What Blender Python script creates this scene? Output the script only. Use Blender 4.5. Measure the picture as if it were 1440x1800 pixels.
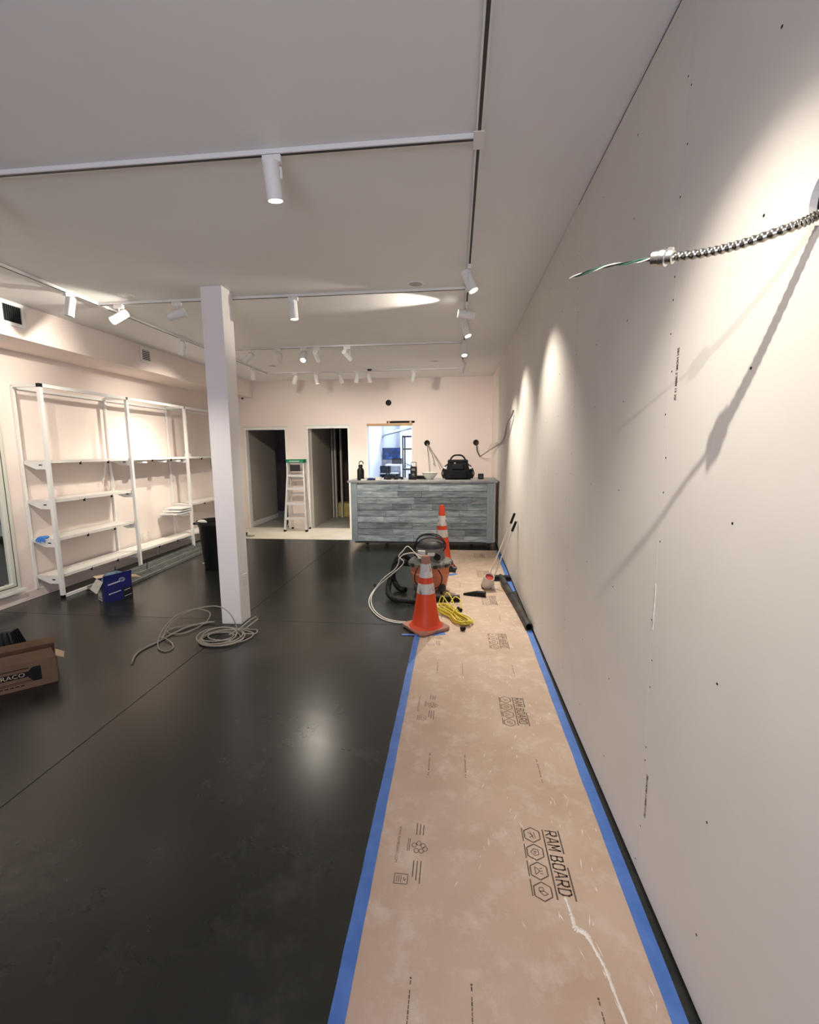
import bpy, bmesh, math, random
from mathutils import Vector, Matrix, Euler
random.seed(7)
sc = bpy.context.scene
COL = sc.collection
for o in list(bpy.data.objects): bpy.data.objects.remove(o, do_unlink=True)
R = math.radians
PI = math.pi

# ------------------------------------------------------------ camera, world, light, exposure
cam_d = bpy.data.cameras.new('camera'); cam = bpy.data.objects.new('camera', cam_d); COL.objects.link(cam)
sc.camera = cam
FPX = 794.0
cam_d.sensor_fit = 'HORIZONTAL'; cam_d.sensor_width = 36.0; cam_d.lens = 36.0*FPX/1440.0
cam_d.clip_start = 0.02; cam_d.clip_end = 100
yaw, pitch, roll = R(5.9), R(7.81), R(-0.45)
fw = Vector((-math.sin(yaw)*math.cos(pitch), math.cos(yaw)*math.cos(pitch), -math.sin(pitch)))
rt = Vector((math.cos(yaw), math.sin(yaw), 0)); up = rt.cross(fw)
r2 = math.cos(roll)*rt + math.sin(roll)*up; u2 = -math.sin(roll)*rt + math.cos(roll)*up
cam.matrix_world = Matrix(((r2.x, u2.x, -fw.x, 0), (r2.y, u2.y, -fw.y, 0), (r2.z, u2.z, -fw.z, 1.6), (0, 0, 0, 1)))

world = bpy.data.worlds.new('dusk'); sc.world = world; world.use_nodes = True
bg = world.node_tree.nodes['Background']; bg.inputs[0].default_value = (0.30, 0.38, 0.62, 1); bg.inputs[1].default_value = 0.35
sc.view_settings.view_transform = 'Standard'; sc.view_settings.look = 'None'
sc.view_settings.gamma = 1.0; sc.view_settings.use_curve_mapping = False
sc.view_settings.exposure = 0.44

WARM = (1.0, 0.915, 0.79)
COOL = (0.66, 0.78, 1.0)
def area(name, loc, rot, sx, sy, power, col):
    l = bpy.data.lights.new(name, 'AREA'); l.shape = 'RECTANGLE'; l.size = sx; l.size_y = sy; l.energy = power; l.color = col
    o = bpy.data.objects.new(name, l); COL.objects.link(o); o.location = loc; o.rotation_euler = rot
    return o
# dusk light through the shop front behind the camera, and the storeroom tube
area('shopfront_daylight', (-.55, -2.58, 1.45), (R(90), 0, 0), 1.7, 2.2, 68, (0.80, 0.82, 1.0))
SPOT_P = 92.0

# ------------------------------------------------------------ helpers
class MB:
    def __init__(s): s.v = []; s.f = []
    def add(s, verts, faces, m=None):
        b = len(s.v)
        for p in verts:
            p = Vector(p)
            s.v.append(m @ p if m is not None else p)
        for f in faces: s.f.append([b+i for i in f])
        return s
    def box(s, x0, x1, y0, y1, z0, z1, m=None):
        v = [(x0,y0,z0),(x1,y0,z0),(x1,y1,z0),(x0,y1,z0),(x0,y0,z1),(x1,y0,z1),(x1,y1,z1),(x0,y1,z1)]
        return s.add(v, [(0,3,2,1),(4,5,6,7),(0,1,5,4),(1,2,6,5),(2,3,7,6),(3,0,4,7)], m)
    def prism(s, poly, z0, z1, m=None):
        n = len(poly); v = [(x,y,z0) for x,y in poly]+[(x,y,z1) for x,y in poly]
        f = [tuple(reversed(range(n))), tuple(range(n,2*n))]+[(i,(i+1)%n,n+(i+1)%n,n+i) for i in range(n)]
        return s.add(v, f, m)
    def lathe(s, prof, n=24, m=None, cap=True):
        v = []; f = []
        for r, z in prof:
            for k in range(n):
                a = 2*PI*k/n; v.append((r*math.cos(a), r*math.sin(a), z))
        for i in range(len(prof)-1):
            for k in range(n):
                f.append((i*n+k, i*n+(k+1)%n, (i+1)*n+(k+1)%n, (i+1)*n+k))
        if cap:
            f.append(tuple(reversed(range(n)))); f.append(tuple(range((len(prof)-1)*n, len(prof)*n)))
        return s.add(v, f, m)
    def cyl(s, p0, p1, r0, r1=None, n=16):
        p0, p1 = Vector(p0), Vector(p1); d = p1-p0; q = d.to_track_quat('Z', 'Y').to_matrix().to_4x4()
        return s.lathe([(r0, 0), (r0 if r1 is None else r1, d.length)], n, Matrix.Translation(p0) @ q)
    def bar(s, p0, p1, w, h, up=(0,0,1)):
        p0, p1 = Vector(p0), Vector(p1); d = (p1-p0); L = d.length; d.normalize(); u = Vector(up)
        sd = u.cross(d)
        if sd.length < 1e-4: sd = Vector((1,0,0)).cross(d)
        sd.normalize(); u = d.cross(sd)
        m = Matrix(((sd.x,d.x,u.x,p0.x),(sd.y,d.y,u.y,p0.y),(sd.z,d.z,u.z,p0.z),(0,0,0,1)))
        return s.box(-w/2, w/2, 0, L, -h/2, h/2, m)
    def tube(s, pts, r, n=8, rf=None, closed=False):
        pts = [Vector(p) for p in pts]; N = len(pts); v = []; f = []; nrm = None
        for i, p in enumerate(pts):
            if closed: t = pts[(i+1)%N]-pts[i-1]
            else: t = pts[min(i+1,N-1)]-pts[max(i-1,0)]
            if t.length < 1e-9: t = Vector((0,0,1))
            t.normalize()
            if nrm is None:
                nrm = t.orthogonal().normalized()
            else:
                nrm = nrm - t*nrm.dot(t)
                nrm = nrm.normalized() if nrm.length > 1e-6 else t.orthogonal().normalized()
            b = t.cross(nrm); rr = rf(i/(max(1,N-1))) if rf else r
            for k in range(n):
                a = 2*PI*k/n; v.append(p+(nrm*math.cos(a)+b*math.sin(a))*rr)
        for i in range(N if closed else N-1):
            j = (i+1) % N
            for k in range(n): f.append((i*n+k, i*n+(k+1)%n, j*n+(k+1)%n, j*n+k))
        if not closed: f += [tuple(reversed(range(n))), tuple(range((N-1)*n, N*n))]
        return s.add(v, f)
    def sphere(s, c, rx, ry=None, rz=None, n=16, k=10):
        ry = rx if ry is None else ry; rz = rx if rz is None else rz
        prof = [(math.sin(PI*i/k), -math.cos(PI*i/k)) for i in range(1, k)]
        m = Matrix.Translation(c) @ Matrix.Diagonal((rx, ry, rz, 1))
        return s.lathe(prof, n, m)
    def text(s, txt, size, m, shear=0.0, bold=0.0, sx=1.0, align='CENTER'):
        cu = bpy.data.curves.new('t', 'FONT'); cu.body = txt; cu.size = size; cu.shear = shear; cu.offset = bold
        cu.align_x = align; cu.align_y = 'CENTER'; cu.resolution_u = 2
        ob = bpy.data.objects.new('t', cu); COL.objects.link(ob)
        dg = bpy.context.evaluated_depsgraph_get(); me = bpy.data.meshes.new_from_object(ob.evaluated_get(dg))
        s.add([(v.co.x*sx, v.co.y, 0) for v in me.vertices], [tuple(p.vertices) for p in me.polygons], m)
        bpy.data.objects.remove(ob); bpy.data.curves.remove(cu); bpy.data.meshes.remove(me)
        return s
    def polyhole(s, outer, holes, axis, d0, d1):
        # flat panel (u,v outlines) with real openings, thickened from d0 to d1 along an axis ('x' or 'y' or 'z')
        bm = bmesh.new()
        def P(u, v, d): return {'x': (d,u,v), 'y': (u,d,v), 'z': (u,v,d)}[axis]
        for lp in [outer]+holes:
            vs = [bm.verts.new(P(u, v, d0)) for u, v in lp]
            for i in range(len(vs)): bm.edges.new((vs[i], vs[(i+1)%len(vs)]))
        bmesh.ops.triangle_fill(bm, use_beauty=True, use_dissolve=False, edges=bm.edges[:])
        g = bmesh.ops.extrude_face_region(bm, geom=bm.faces[:])
        dv = Vector(P(0, 0, d1))-Vector(P(0, 0, d0))
        bmesh.ops.translate(bm, vec=dv, verts=[e for e in g['geom'] if isinstance(e, bmesh.types.BMVert)])
        bmesh.ops.recalc_face_normals(bm, faces=bm.faces[:])
        bm.verts.index_update()
        s.add([v.co.copy() for v in bm.verts], [tuple(v.index for v in f.verts) for f in bm.faces]); bm.free()
        return s
    def mesh(s, name, mat, smooth=False, off=None):
        me = bpy.data.meshes.new(name)
        vs = [tuple(v-off) for v in s.v] if off is not None else [tuple(v) for v in s.v]
        me.from_pydata(vs, [], s.f); me.update()
        bm = bmesh.new(); bm.from_mesh(me); bmesh.ops.recalc_face_normals(bm, faces=bm.faces[:])
        if smooth:
            for f in bm.faces: f.smooth = len(f.verts) <= 4
            for e in bm.edges:
                if len(e.link_faces) == 2 and e.calc_face_angle(0) > R(38): e.smooth = False
        bm.to_mesh(me); bm.free()
        me.materials.append(mat)
        return me

def tag(o, label=None, cat=None, group=None, kind=None):
    if label: o['label'] = label
    if cat: o['category'] = cat
    if group: o['group'] = group
    if kind: o['kind'] = kind
    return o
def thing(name, label, cat, loc=(0,0,0), rz=0, group=None, rot=None):
    o = bpy.data.objects.new(name, None); COL.objects.link(o); o.empty_display_size = .05
    o.location = loc; o.rotation_euler = rot if rot else (0,0,rz)
    return tag(o, label, cat, group)
def part(mb, name, mat, parent=None, smooth=False, world=False, bevel=0, label=None):
    """one mesh object; world=True means the vertices are given in world space and the (unrotated) parent's place is taken off"""
    off = None
    if world and parent is not None:
        off = Vector(parent.location)
        if parent.parent is not None: off = off + Vector(parent.parent.location)
    me = mb.mesh(name, mat, smooth, off)
    o = bpy.data.objects.new(name, me); COL.objects.link(o)
    if parent is not None: o.parent = parent
    if bevel:
        b = o.modifiers.new('bevel', 'BEVEL'); b.width = bevel; b.segments = 2; b.limit_method = 'ANGLE'; b.angle_limit = R(40)
    if label: o['label'] = label
    return o
def solo(mb, name, mat, label, cat, loc=(0,0,0), group=None, smooth=False, bevel=0, kind=None):
    """a thing that is one mesh; vertices in world space, origin moved to loc"""
    me = mb.mesh(name, mat, smooth, Vector(loc))
    o = bpy.data.objects.new(name, me); COL.objects.link(o); o.location = loc
    if bevel:
        b = o.modifiers.new('bevel', 'BEVEL'); b.width = bevel; b.segments = 2; b.limit_method = 'ANGLE'; b.angle_limit = R(40)
    return tag(o, label, cat, group, kind)
def struct(mb, name, mat, label=None, cat=None, smooth=False, bevel=0):
    o = part(mb, name, mat, smooth=smooth, bevel=bevel)
    return tag(o, label, cat, kind='structure')
def copy_tree(o, parent=None):
    c = o.copy(); COL.objects.link(c); c.parent = parent
    for ch in [x for x in o.children]: copy_tree(ch, c)
    return c
def circ(cx, cy, r, n=20): return [(cx+r*math.cos(2*PI*k/n), cy+r*math.sin(2*PI*k/n)) for k in range(n)]
def rect(x0, x1, y0, y1): return [(x0,y0),(x1,y0),(x1,y1),(x0,y1)]
def spline(pts, k=8, closed=False):
    P = [Vector(p) for p in pts]; n = len(P); out = []
    rng = range(n) if closed else range(n-1)
    for i in rng:
        if closed: a, b, c, d = P[i-1], P[i], P[(i+1)%n], P[(i+2)%n]
        else: a, b, c, d = P[max(i-1,0)], P[i], P[i+1], P[min(i+2,n-1)]
        for j in range(k):
            t = j/k
            out.append(.5*((2*b)+(c-a)*t+(2*a-5*b+4*c-d)*t*t+(3*b-a-3*c+d)*t**3))
    if not closed: out.append(P[-1])
    return out

# ------------------------------------------------------------ materials
def mat(name, col, rough=.6, metal=0, col2=None, scale=6, detail=4, lo=.35, hi=.65, stretch=(1,1,1), bump=0, bscale=None,
        rough2=None, rand=0, spec=.5, emit=None, estr=0, col3=None, s3=30, lo3=.6, hi3=.75, coat=0, bdist=.01):
    m = bpy.data.materials.new(name); m.use_nodes = True; nt = m.node_tree; N = nt.nodes; L = nt.links
    b = N['Principled BSDF']; b.inputs['Base Color'].default_value = (*col, 1); b.inputs['Roughness'].default_value = rough
    b.inputs['Metallic'].default_value = metal; b.inputs['Specular IOR Level'].default_value = spec
    if coat: b.inputs['Coat Weight'].default_value = coat
    if emit: b.inputs['Emission Color'].default_value = (*emit, 1); b.inputs['Emission Strength'].default_value = estr
    need = col2 or bump or rough2 or col3
    if need:
        tc = N.new('ShaderNodeTexCoord'); mp = N.new('ShaderNodeMapping'); mp.inputs['Scale'].default_value = stretch
        L.new(tc.outputs['Object'], mp.inputs['Vector'])
        vec = mp.outputs['Vector']
        if rand:
            oi = N.new('ShaderNodeObjectInfo'); va = N.new('ShaderNodeVectorMath'); va.operation = 'MULTIPLY_ADD'
            L.new(oi.outputs['Random'], va.inputs[0]); va.inputs[1].default_value = (31, 17, 23); L.new(vec, va.inputs[2]); vec = va.outputs[0]
        nz = N.new('ShaderNodeTexNoise'); nz.inputs['Scale'].default_value = scale; nz.inputs['Detail'].default_value = detail
        nz.inputs['Roughness'].default_value = .6
        L.new(vec, nz.inputs['Vector'])
        cout = None
        if col2:
            cr = N.new('ShaderNodeValToRGB'); cr.color_ramp.elements[0].position = lo; cr.color_ramp.elements[1].position = hi
            cr.color_ramp.elements[0].color = (*col, 1); cr.color_ramp.elements[1].color = (*col2, 1)
            L.new(nz.outputs['Fac'], cr.inputs['Fac']); cout = cr.outputs['Color']
        if col3:
            n3 = N.new('ShaderNodeTexNoise'); n3.inputs['Scale'].default_value = s3; n3.inputs['Detail'].default_value = 6; n3.inputs['Roughness'].default_value = .65
            L.new(vec, n3.inputs['Vector'])
            r3 = N.new('ShaderNodeMapRange'); r3.inputs['From Min'].default_value = lo3; r3.inputs['From Max'].default_value = hi3
            L.new(n3.outputs['Fac'], r3.inputs['Value'])
            mx = N.new('ShaderNodeMix'); mx.data_type = 'RGBA'
            L.new(r3.outputs['Result'], mx.inputs['Factor'])
            if cout: L.new(cout, mx.inputs[6])
            else: mx.inputs[6].default_value = (*col, 1)
            mx.inputs[7].default_value = (*col3, 1); cout = mx.outputs[2]
        if rand:
            hsv = N.new('ShaderNodeHueSaturation'); mr = N.new('ShaderNodeMapRange')
            mr.inputs['To Min'].default_value = 1-rand; mr.inputs['To Max'].default_value = 1+rand
            oi2 = N.new('ShaderNodeObjectInfo'); L.new(oi2.outputs['Random'], mr.inputs['Value']); L.new(mr.outputs['Result'], hsv.inputs['Value'])
            if cout: L.new(cout, hsv.inputs['Color'])
            else: hsv.inputs['Color'].default_value = (*col, 1)
            cout = hsv.outputs['Color']
        if cout: L.new(cout, b.inputs['Base Color'])
        if rough2 is not None:
            mr = N.new('ShaderNodeMapRange'); mr.inputs['From Min'].default_value = .3; mr.inputs['From Max'].default_value = .7
            mr.inputs['To Min'].default_value = rough; mr.inputs['To Max'].default_value = rough2
            L.new(nz.outputs['Fac'], mr.inputs['Value']); L.new(mr.outputs['Result'], b.inputs['Roughness'])
        if bump:
            nb = nz
            if bscale:
                nb = N.new('ShaderNodeTexNoise'); nb.inputs['Scale'].default_value = bscale; nb.inputs['Detail'].default_value = 3; L.new(vec, nb.inputs['Vector'])
            bp = N.new('ShaderNodeBump'); bp.inputs['Strength'].default_value = bump; bp.inputs['Distance'].default_value = bdist
            L.new(nb.outputs['Fac'], bp.inputs['Height']); L.new(bp.outputs['Normal'], b.inputs['Normal'])
    return m
M = {}
M['drywall'] = mat('drywall_paper', (.645,.615,.565), .85, col2=(.685,.655,.605), scale=1.6, bump=.05, bscale=60, bdist=.002)
M['mud'] = mat('joint_compound', (.86,.84,.80), .8, col2=(.7,.66,.6), scale=40)
M['pink'] = mat('wall_paint', (.80,.69,.63), .75, col2=(.82,.72,.66), scale=1.2, bump=.04, bscale=90, bdist=.002)
M['ceil'] = mat('ceiling_paint', (.78,.77,.75), .85, col2=(.81,.80,.78), scale=.8)
M['colp'] = mat('column_paint', (.80,.77,.76), .6)
M['floor'] = mat('polished_concrete', (.010,.0106,.0088), .255, col2=(.036,.038,.032), scale=1.1, detail=7, lo=.25, hi=.85, bump=.05, bscale=2.5,
                 bdist=.003, col3=(.085,.086,.074), s3=2.6, lo3=.54, hi3=1.0, spec=.5)
M['floor2'] = mat('raw_concrete', (.20,.19,.17), .75, col2=(.27,.26,.23), scale=3)
M['strip'] = mat('bare_subfloor', (.62,.58,.48), .8, col2=(.70,.66,.57), scale=3)
M['joint'] = mat('dark_joint', (.008,.008,.008), .9)
M['kraft'] = mat('kraft_board', (.45,.325,.235), .7, col2=(.55,.42,.325), scale=2.2, detail=8, lo=.3, hi=.7, col3=(.66,.565,.475), s3=8, lo3=.50, hi3=.82, bump=.06, bscale=14, bdist=.002)
M['ink'] = mat('printing_ink', (.085,.06,.045), .8, col2=(.16,.115,.085), scale=60)
M['inkfaint'] = mat('faint_ink', (.20,.145,.11), .8)
M['tape'] = mat('painters_tape', (.055,.155,.47), .55, col2=(.085,.20,.55), scale=9, bump=.1, bscale=40, bdist=.001)
M['plaster'] = mat('dried_plaster', (.78,.72,.65), .8)
M['white'] = mat('white_metal', (.80,.79,.76), .42)
M['whitep'] = mat('white_laminate', (.82,.79,.74), .45, col2=(.78,.75,.70), scale=8)
M['blackp'] = mat('black_plastic', (.006,.006,.006), .5, spec=.25)
M['blackr'] = mat('black_rubber', (.006,.006,.006), .6, spec=.3)
M['slot'] = mat('track_slot', (.03,.03,.03), .5)
M['lens_on'] = mat('lit_lens', (1,.95,.85), .3, emit=(1,.92,.78), estr=9)
M['lens_off'] = mat('unlit_lens', (.30,.29,.27), .3)
M['alu'] = mat('aluminium', (.78,.77,.74), .40, metal=.35)
M['green'] = mat('green_plastic', (.008,.24,.11), .4)
M['orange'] = mat('cone_orange', (.66,.055,.007), .5, col2=(.58,.042,.006), scale=5, col3=(.20,.05,.03), s3=14, lo3=.66, hi3=.85)
M['coneold'] = mat('cone_base_dirty', (.42,.15,.09), .75, col2=(.30,.17,.13), scale=9, col3=(.11,.09,.08), s3=20, lo3=.55, hi3=.75)
M['refl'] = mat('reflective_band', (.62,.60,.56), .45, col2=(.48,.46,.43), scale=12, col3=(.12,.11,.10), s3=18, lo3=.56, hi3=.68, stretch=(1,1,.5))
M['vacor'] = mat('vac_orange', (.60,.19,.095), .5, col2=(.52,.17,.09), scale=6, col3=(.45,.30,.23), s3=9, lo3=.58, hi3=.8)
M['vacgr'] = mat('vac_grey', (.11,.11,.10), .55, col2=(.17,.165,.15), scale=10)
M['dustblk'] = mat('dusty_black', (.018,.018,.018), .6, col2=(.10,.095,.085), scale=9, lo=.5, hi=.85)
M['yellow'] = mat('yellow_cord', (.62,.50,.035), .5)
M['greycab'] = mat('grey_cable', (.27,.245,.205), .45)
M['whitecab'] = mat('white_cable', (.66,.63,.56), .45)
M['card'] = mat('cardboard', (.155,.090,.050), .8, col2=(.19,.112,.062), scale=7)
M['cardlt'] = mat('cardboard_edge', (.62,.48,.33), .8)
M['bluebox'] = mat('blue_carton', (.008,.012,.115), .45)
M['blackcart'] = mat('black_carton', (.008,.008,.012), .5)
M['label'] = mat('white_label', (.68,.66,.60), .6)
M['labelink'] = mat('white_print', (.75,.75,.78), .5)
M['greyflap'] = mat('grey_carton_inside', (.50,.50,.44), .8)
M['bag'] = mat('plastic_bag', (.07,.14,.19), .25, col2=(.16,.26,.32), scale=20, bump=.5, bscale=25)
M['bluerag'] = mat('blue_glove', (.02,.14,.55), .5, col2=(.06,.30,.75), scale=20, bump=.4, bscale=30)
M['steel'] = mat('galvanised_steel', (.50,.52,.50), .35, metal=.85, col2=(.38,.40,.39), scale=7, rough2=.5)
M['mirror'] = mat('mirror_glass', (.80,.82,.82), .03, metal=1)
M['mframe'] = mat('mirror_frame', (.62,.63,.55), .5)
M['wood'] = mat('grey_washed_wood', (.095,.132,.148), .65, col2=(.42,.475,.485), scale=3.4, detail=9, lo=.30, hi=.72, stretch=(1,4,6), rand=.38,
                col3=(.60,.62,.60), s3=7, lo3=.56, hi3=.80, bump=.2, bscale=12, bdist=.004)
M['woodpost'] = mat('grey_painted_post', (.235,.29,.30), .6, col2=(.31,.365,.37), scale=4, stretch=(6,6,1))
M['woodtop'] = mat('grey_wood_top', (.22,.235,.235), .5, col2=(.40,.40,.38), scale=4, stretch=(1,7,1), detail=8)
M['header'] = mat('bare_lumber', (.56,.36,.19), .7, col2=(.48,.29,.15), scale=4, stretch=(1,8,8))
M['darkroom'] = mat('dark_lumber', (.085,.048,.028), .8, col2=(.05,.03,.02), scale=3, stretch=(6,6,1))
M['roomwall'] = mat('unpainted_board', (.42,.38,.33), .9)
M['storewall'] = mat('storeroom_wall', (.84,.86,.90), .7)
M['insul'] = mat('fibre_insulation', (.34,.26,.07), .95, col2=(.45,.37,.14), scale=14, bump=.8, bscale=18, bdist=.03)
M['ceramic'] = mat('ceramic_bowl', (.62,.63,.56), .35)
M['nylon'] = mat('black_nylon', (.004,.004,.0045), .8, col2=(.009,.009,.010), scale=20, spec=.2)
M['screen'] = mat('tv_screen', (.005,.008,.02), .15, col2=(.02,.08,.30), scale=7, lo=.5, hi=.68, emit=(.02,.06,.22), estr=.4)
M['rack'] = mat('black_rack', (.012,.014,.022), .45)
M['chrome'] = mat('zinc_fitting', (.66,.66,.64), .28, metal=1)
M['armor'] = mat('armored_conduit', (.40,.39,.35), .24, metal=1)
M['wgreen'] = mat('green_wire', (.02,.13,.08), .4)
M['wblack'] = mat('black_wire', (.01,.01,.01), .4)
M['red'] = mat('red_plastic', (.42,.035,.03), .5)
M['dirtywhite'] = mat('dirty_white_plastic', (.68,.63,.54), .5, col2=(.50,.45,.37), scale=9, lo=.5, hi=.8)
M['beige'] = mat('outlet_plate', (.70,.66,.58), .5)
M['lamp'] = mat('tube_lamp', (1,1,1), .4, emit=(.80,.88,1.0), estr=6)
M['hole'] = mat('wall_cavity', (.045,.035,.028), .9)
M['brownbox'] = mat('brown_cavity_board', (.16,.10,.06), .9)
gl = bpy.data.materials.new('shop_glass'); gl.use_nodes = True
_n = gl.node_tree; _n.nodes.clear(); _o = _n.nodes.new('ShaderNodeOutputMaterial'); _m = _n.nodes.new('ShaderNodeMixShader')
_t = _n.nodes.new('ShaderNodeBsdfTransparent'); _g = _n.nodes.new('ShaderNodeBsdfGlossy'); _g.inputs['Roughness'].default_value = .03
_m.inputs[0].default_value = .06; _n.links.new(_t.outputs[0], _m.inputs[1]); _n.links.new(_g.outputs[0], _m.inputs[2]); _n.links.new(_m.outputs[0], _o.inputs[0])
M['glass'] = gl

# ------------------------------------------------------------ the room
XL, XR, YB, YF, ZC = -4.66, 0.69, 9.0, -2.6, 2.99
XS, ZS = -4.10, 2.67                      # soffit front and underside
JX, JY, YS = -2.055, 3.96, 7.86           # floor joints, start of the bare strip
fl = struct(MB().box(XL-.6, 1.2, YF-.4, 13.2, -.10, -.014), 'floor', M['joint'])
g = .003
for x0, x1, y0, y1 in [(XL-.5, JX-g, YF-.3, JY-g), (JX+g, 1.1, YF-.3, JY-g), (XL-.5, JX-g, JY+g, YS), (JX+g, 1.1, JY+g, YS)]:
    part(MB().box(x0, x1, y0, y1, -.014, 0), 'slab', M['floor'], fl)
part(MB().box(XL-.5, 1.1, YS+.002, YB+.06, -.014, .003), 'bare_strip', M['strip'], fl, label='pale bare strip of subfloor')
part(MB().box(XL-.5, 1.1, YB+.062, 13.1, -.014, -.001), 'back_room_slab', M['floor2'], fl)

struct(MB().box(XL-.3, 1.0, YF-.2, 13.2, ZC, ZC+.12), 'ceiling', M['ceil'])
struct(MB().box(XL-.12, XL, YF, YB+.1, 0, ZC), 'wall_left', M['pink'])
sof = struct(MB().box(XL, XS, YF, YB, ZS, ZC), 'soffit_left', M['pink'])
struct(MB().box(XL, XL+.016, YF, YB, .001, .10), 'baseboard_left', M['pink'], bevel=.003)

# right wall: backing, then sheets of board with real gaps, screws, a cut hole
wr = struct(MB().polyhole(rect(YF, 13.0, 0, ZC), [circ(.985, 2.07, .075)], 'x', XR+.016, XR+.12), 'wall_right', M['hole'])
edges = [-2.065, -.845, .375, 1.595, 2.815, 4.035, 5.255, 6.475, 7.695]
ends = edges[1:]+[9.0]
for i, (a, b) in enumerate(zip(edges, ends)):
    if i == 0: a = YF
    holes = [circ(.985, 2.07, .056, 28)] if a < .985 < b else []
    part(MB().polyhole(rect(a+.0012, b-.0012, .014, ZC-.004), holes, 'x', XR, XR+.015), 'drywall_sheet', M['pink'] if b > 8.9 else M['drywall'], wr)
mb = MB()
for y in [.78, 1.185]+[2.0, 2.41]+[3.22, 3.63, 4.44, 4.85]:
    for z in [.207, .587, 1.0, 1.42, 1.80, 2.107, 2.49, 2.78]:
        yy, zz = y+random.uniform(-.012,.012), z+random.uniform(-.02,.02)
        mb.cyl((XR-.0006, yy, zz), (XR+.001, yy, zz), .0036, n=10)
for y0 in (1.595, 2.815, 4.035):
    for z in [.05, .21, .477, .528, .76, .86, 1.0, 1.286, 1.453, 1.568, 1.71, 1.844, 1.966, 2.07, 2.14, 2.374, 2.51, 2.67, 2.71]:
        y = y0+random.choice((-.013, .011))
        mb.cyl((XR-.0006, y, z), (XR+.001, y, z), .0032, n=10)
o = part(mb, 'screw_dimples', M['blackp'], wr); o['kind'] = 'stuff'; o['label'] = 'dark screw heads sunk in the board'
mb = MB()
for i in range(26):
    z = .97+.155*i/25; w = .004+.004*random.random()
    mb.box(XR-.0015, XR+.002, 1.595-w, 1.595+w*.7, z, z+.008)
part(mb, 'torn_paper', M['mud'], wr, label='torn white paper along the seam')
WT = lambda y, z, s=1: Matrix(((0,0,1,XR-.0008), (0,1*s,0,y), (-1*s,0,0,z), (0,0,0,1)))
mb = MB().text('5IN NOM/ 7.3MM 13 3/5', .0185, WT(1.545, 1.83), sx=.84, bold=.0005)
mb.text('5IN NOM/ 7.3MM 13 3/5', .0185, WT(1.553, .355), sx=.88, bold=.0005)
part(mb, 'stamped_print', M['ink'], wr)
# scuffed corner bead line along the right wall's top edge
part(MB().box(XR-.0015, XR+.001, .9, 2.88, ZC-.012, ZC-.009), 'ceiling_gap', M['slot'], wr)

# back wall with door openings, pass-through and cut holes
D1, D2, W1 = (-4.30, -3.45, 2.055), (-2.99, -2.15, 2.07), (-1.775, -.86, .95, 2.08)
outer = [(XL, 0), (D1[0], 0), (D1[0], D1[2]), (D1[1], D1[2]), (D1[1], 0), (D2[0], 0), (D2[0], D2[2]), (D2[1], D2[2]), (D2[1], 0), (XR+.02, 0), (XR+.02, ZC), (XL, ZC)]
HOLES = [(-1.329, 2.524, .058), (-.57, 1.732, .058), (.386, 1.734, .058)]
wb = struct(MB().polyhole(outer, [rect(W1[0], W1[1], W1[2], W1[3])]+[circ(x, z, r) for x, z, r in HOLES]+[rect(-1.37, -.815, 2.128, 2.170)], 'y', YB, YB+.015), 'wall_back', M['pink'])
part(MB().polyhole(outer, [rect(W1[0], W1[1], W1[2], W1[3])]+[rect(x-.07, x+.07, z-.07, z+.07) for x, z, r in HOLES]+[rect(-1.40, -.80, 2.10, 2.19)], 'y', YB+.016, YB+.10), 'stud_layer', M['roomwall'], wb)
for x, z, r in HOLES:
    part(MB().box(x-.075, x+.075, YB+.098, YB+.105, z-.075, z+.075), 'cavity_back', M['brownbox'] if x > 0 else M['hole'], wb)
part(MB().box(-1.40, -.80, YB+.098, YB+.105, 2.09, 2.20), 'cavity_back', M['hole'], wb)
for i, (a, b, h) in enumerate((D1, D2)):
    e = thing('door_%d' % (i+1), None, None, ((a+b)/2, YB, 0)); tag(e, kind='structure')
    part(MB().box(a-.022, a+.012, YB-.008, YB+.115, .004, h+.02), 'jamb', M['white'], e, world=True)
    part(MB().box(b-.012, b+.022, YB-.008, YB+.115, .004, h+.02), 'jamb', M['white'], e, world=True)
    part(MB().box(a+.0125, b-.0125, YB-.008, YB+.115, h-.025, h+.02), 'head_jamb', M['white'], e, world=True)
    part(MB().box(a-.045, b+.045, YB-.012, YB-.0085, h+.022, h+.040), 'head_bead', M['mframe'], e, world=True)
    part(MB().box(a-.045, a-.024, YB-.012, YB-.001, .004, h+.02), 'side_bead', M['pink'], e, world=True)
w1 = thing('window_1', None, None, ((W1[0]+W1[1])/2, YB, W1[2])); tag(w1, kind='structure')
part(MB().box(W1[0], W1[1], YB-.004, YB+.11, W1[3]-.0, W1[3]+.045), 'header', M['header'], w1, world=True, label='bare wooden header')
part(MB().box(W1[0], W1[0]+.018, YB-.003, YB+.16, W1[2], W1[3]-.001), 'jamb', M['storewall'], w1, world=True)
part(MB().box(W1[1]-.018, W1[1], YB-.003, YB+.16, W1[2], W1[3]-.001), 'jamb', M['storewall'], w1, world=True)
part(MB().box(W1[0], W1[1], YB-.003, YB+.16, W1[2], W1[2]+.018), 'sill', M['storewall'], w1, world=True)
for x in (-1.33, -.90):
    part(MB().box(x-.02, x+.02, YB+.02, YB+.06, 2.126, 2.172), 'cripple_stud', M['header'], w1, world=True)

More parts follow.
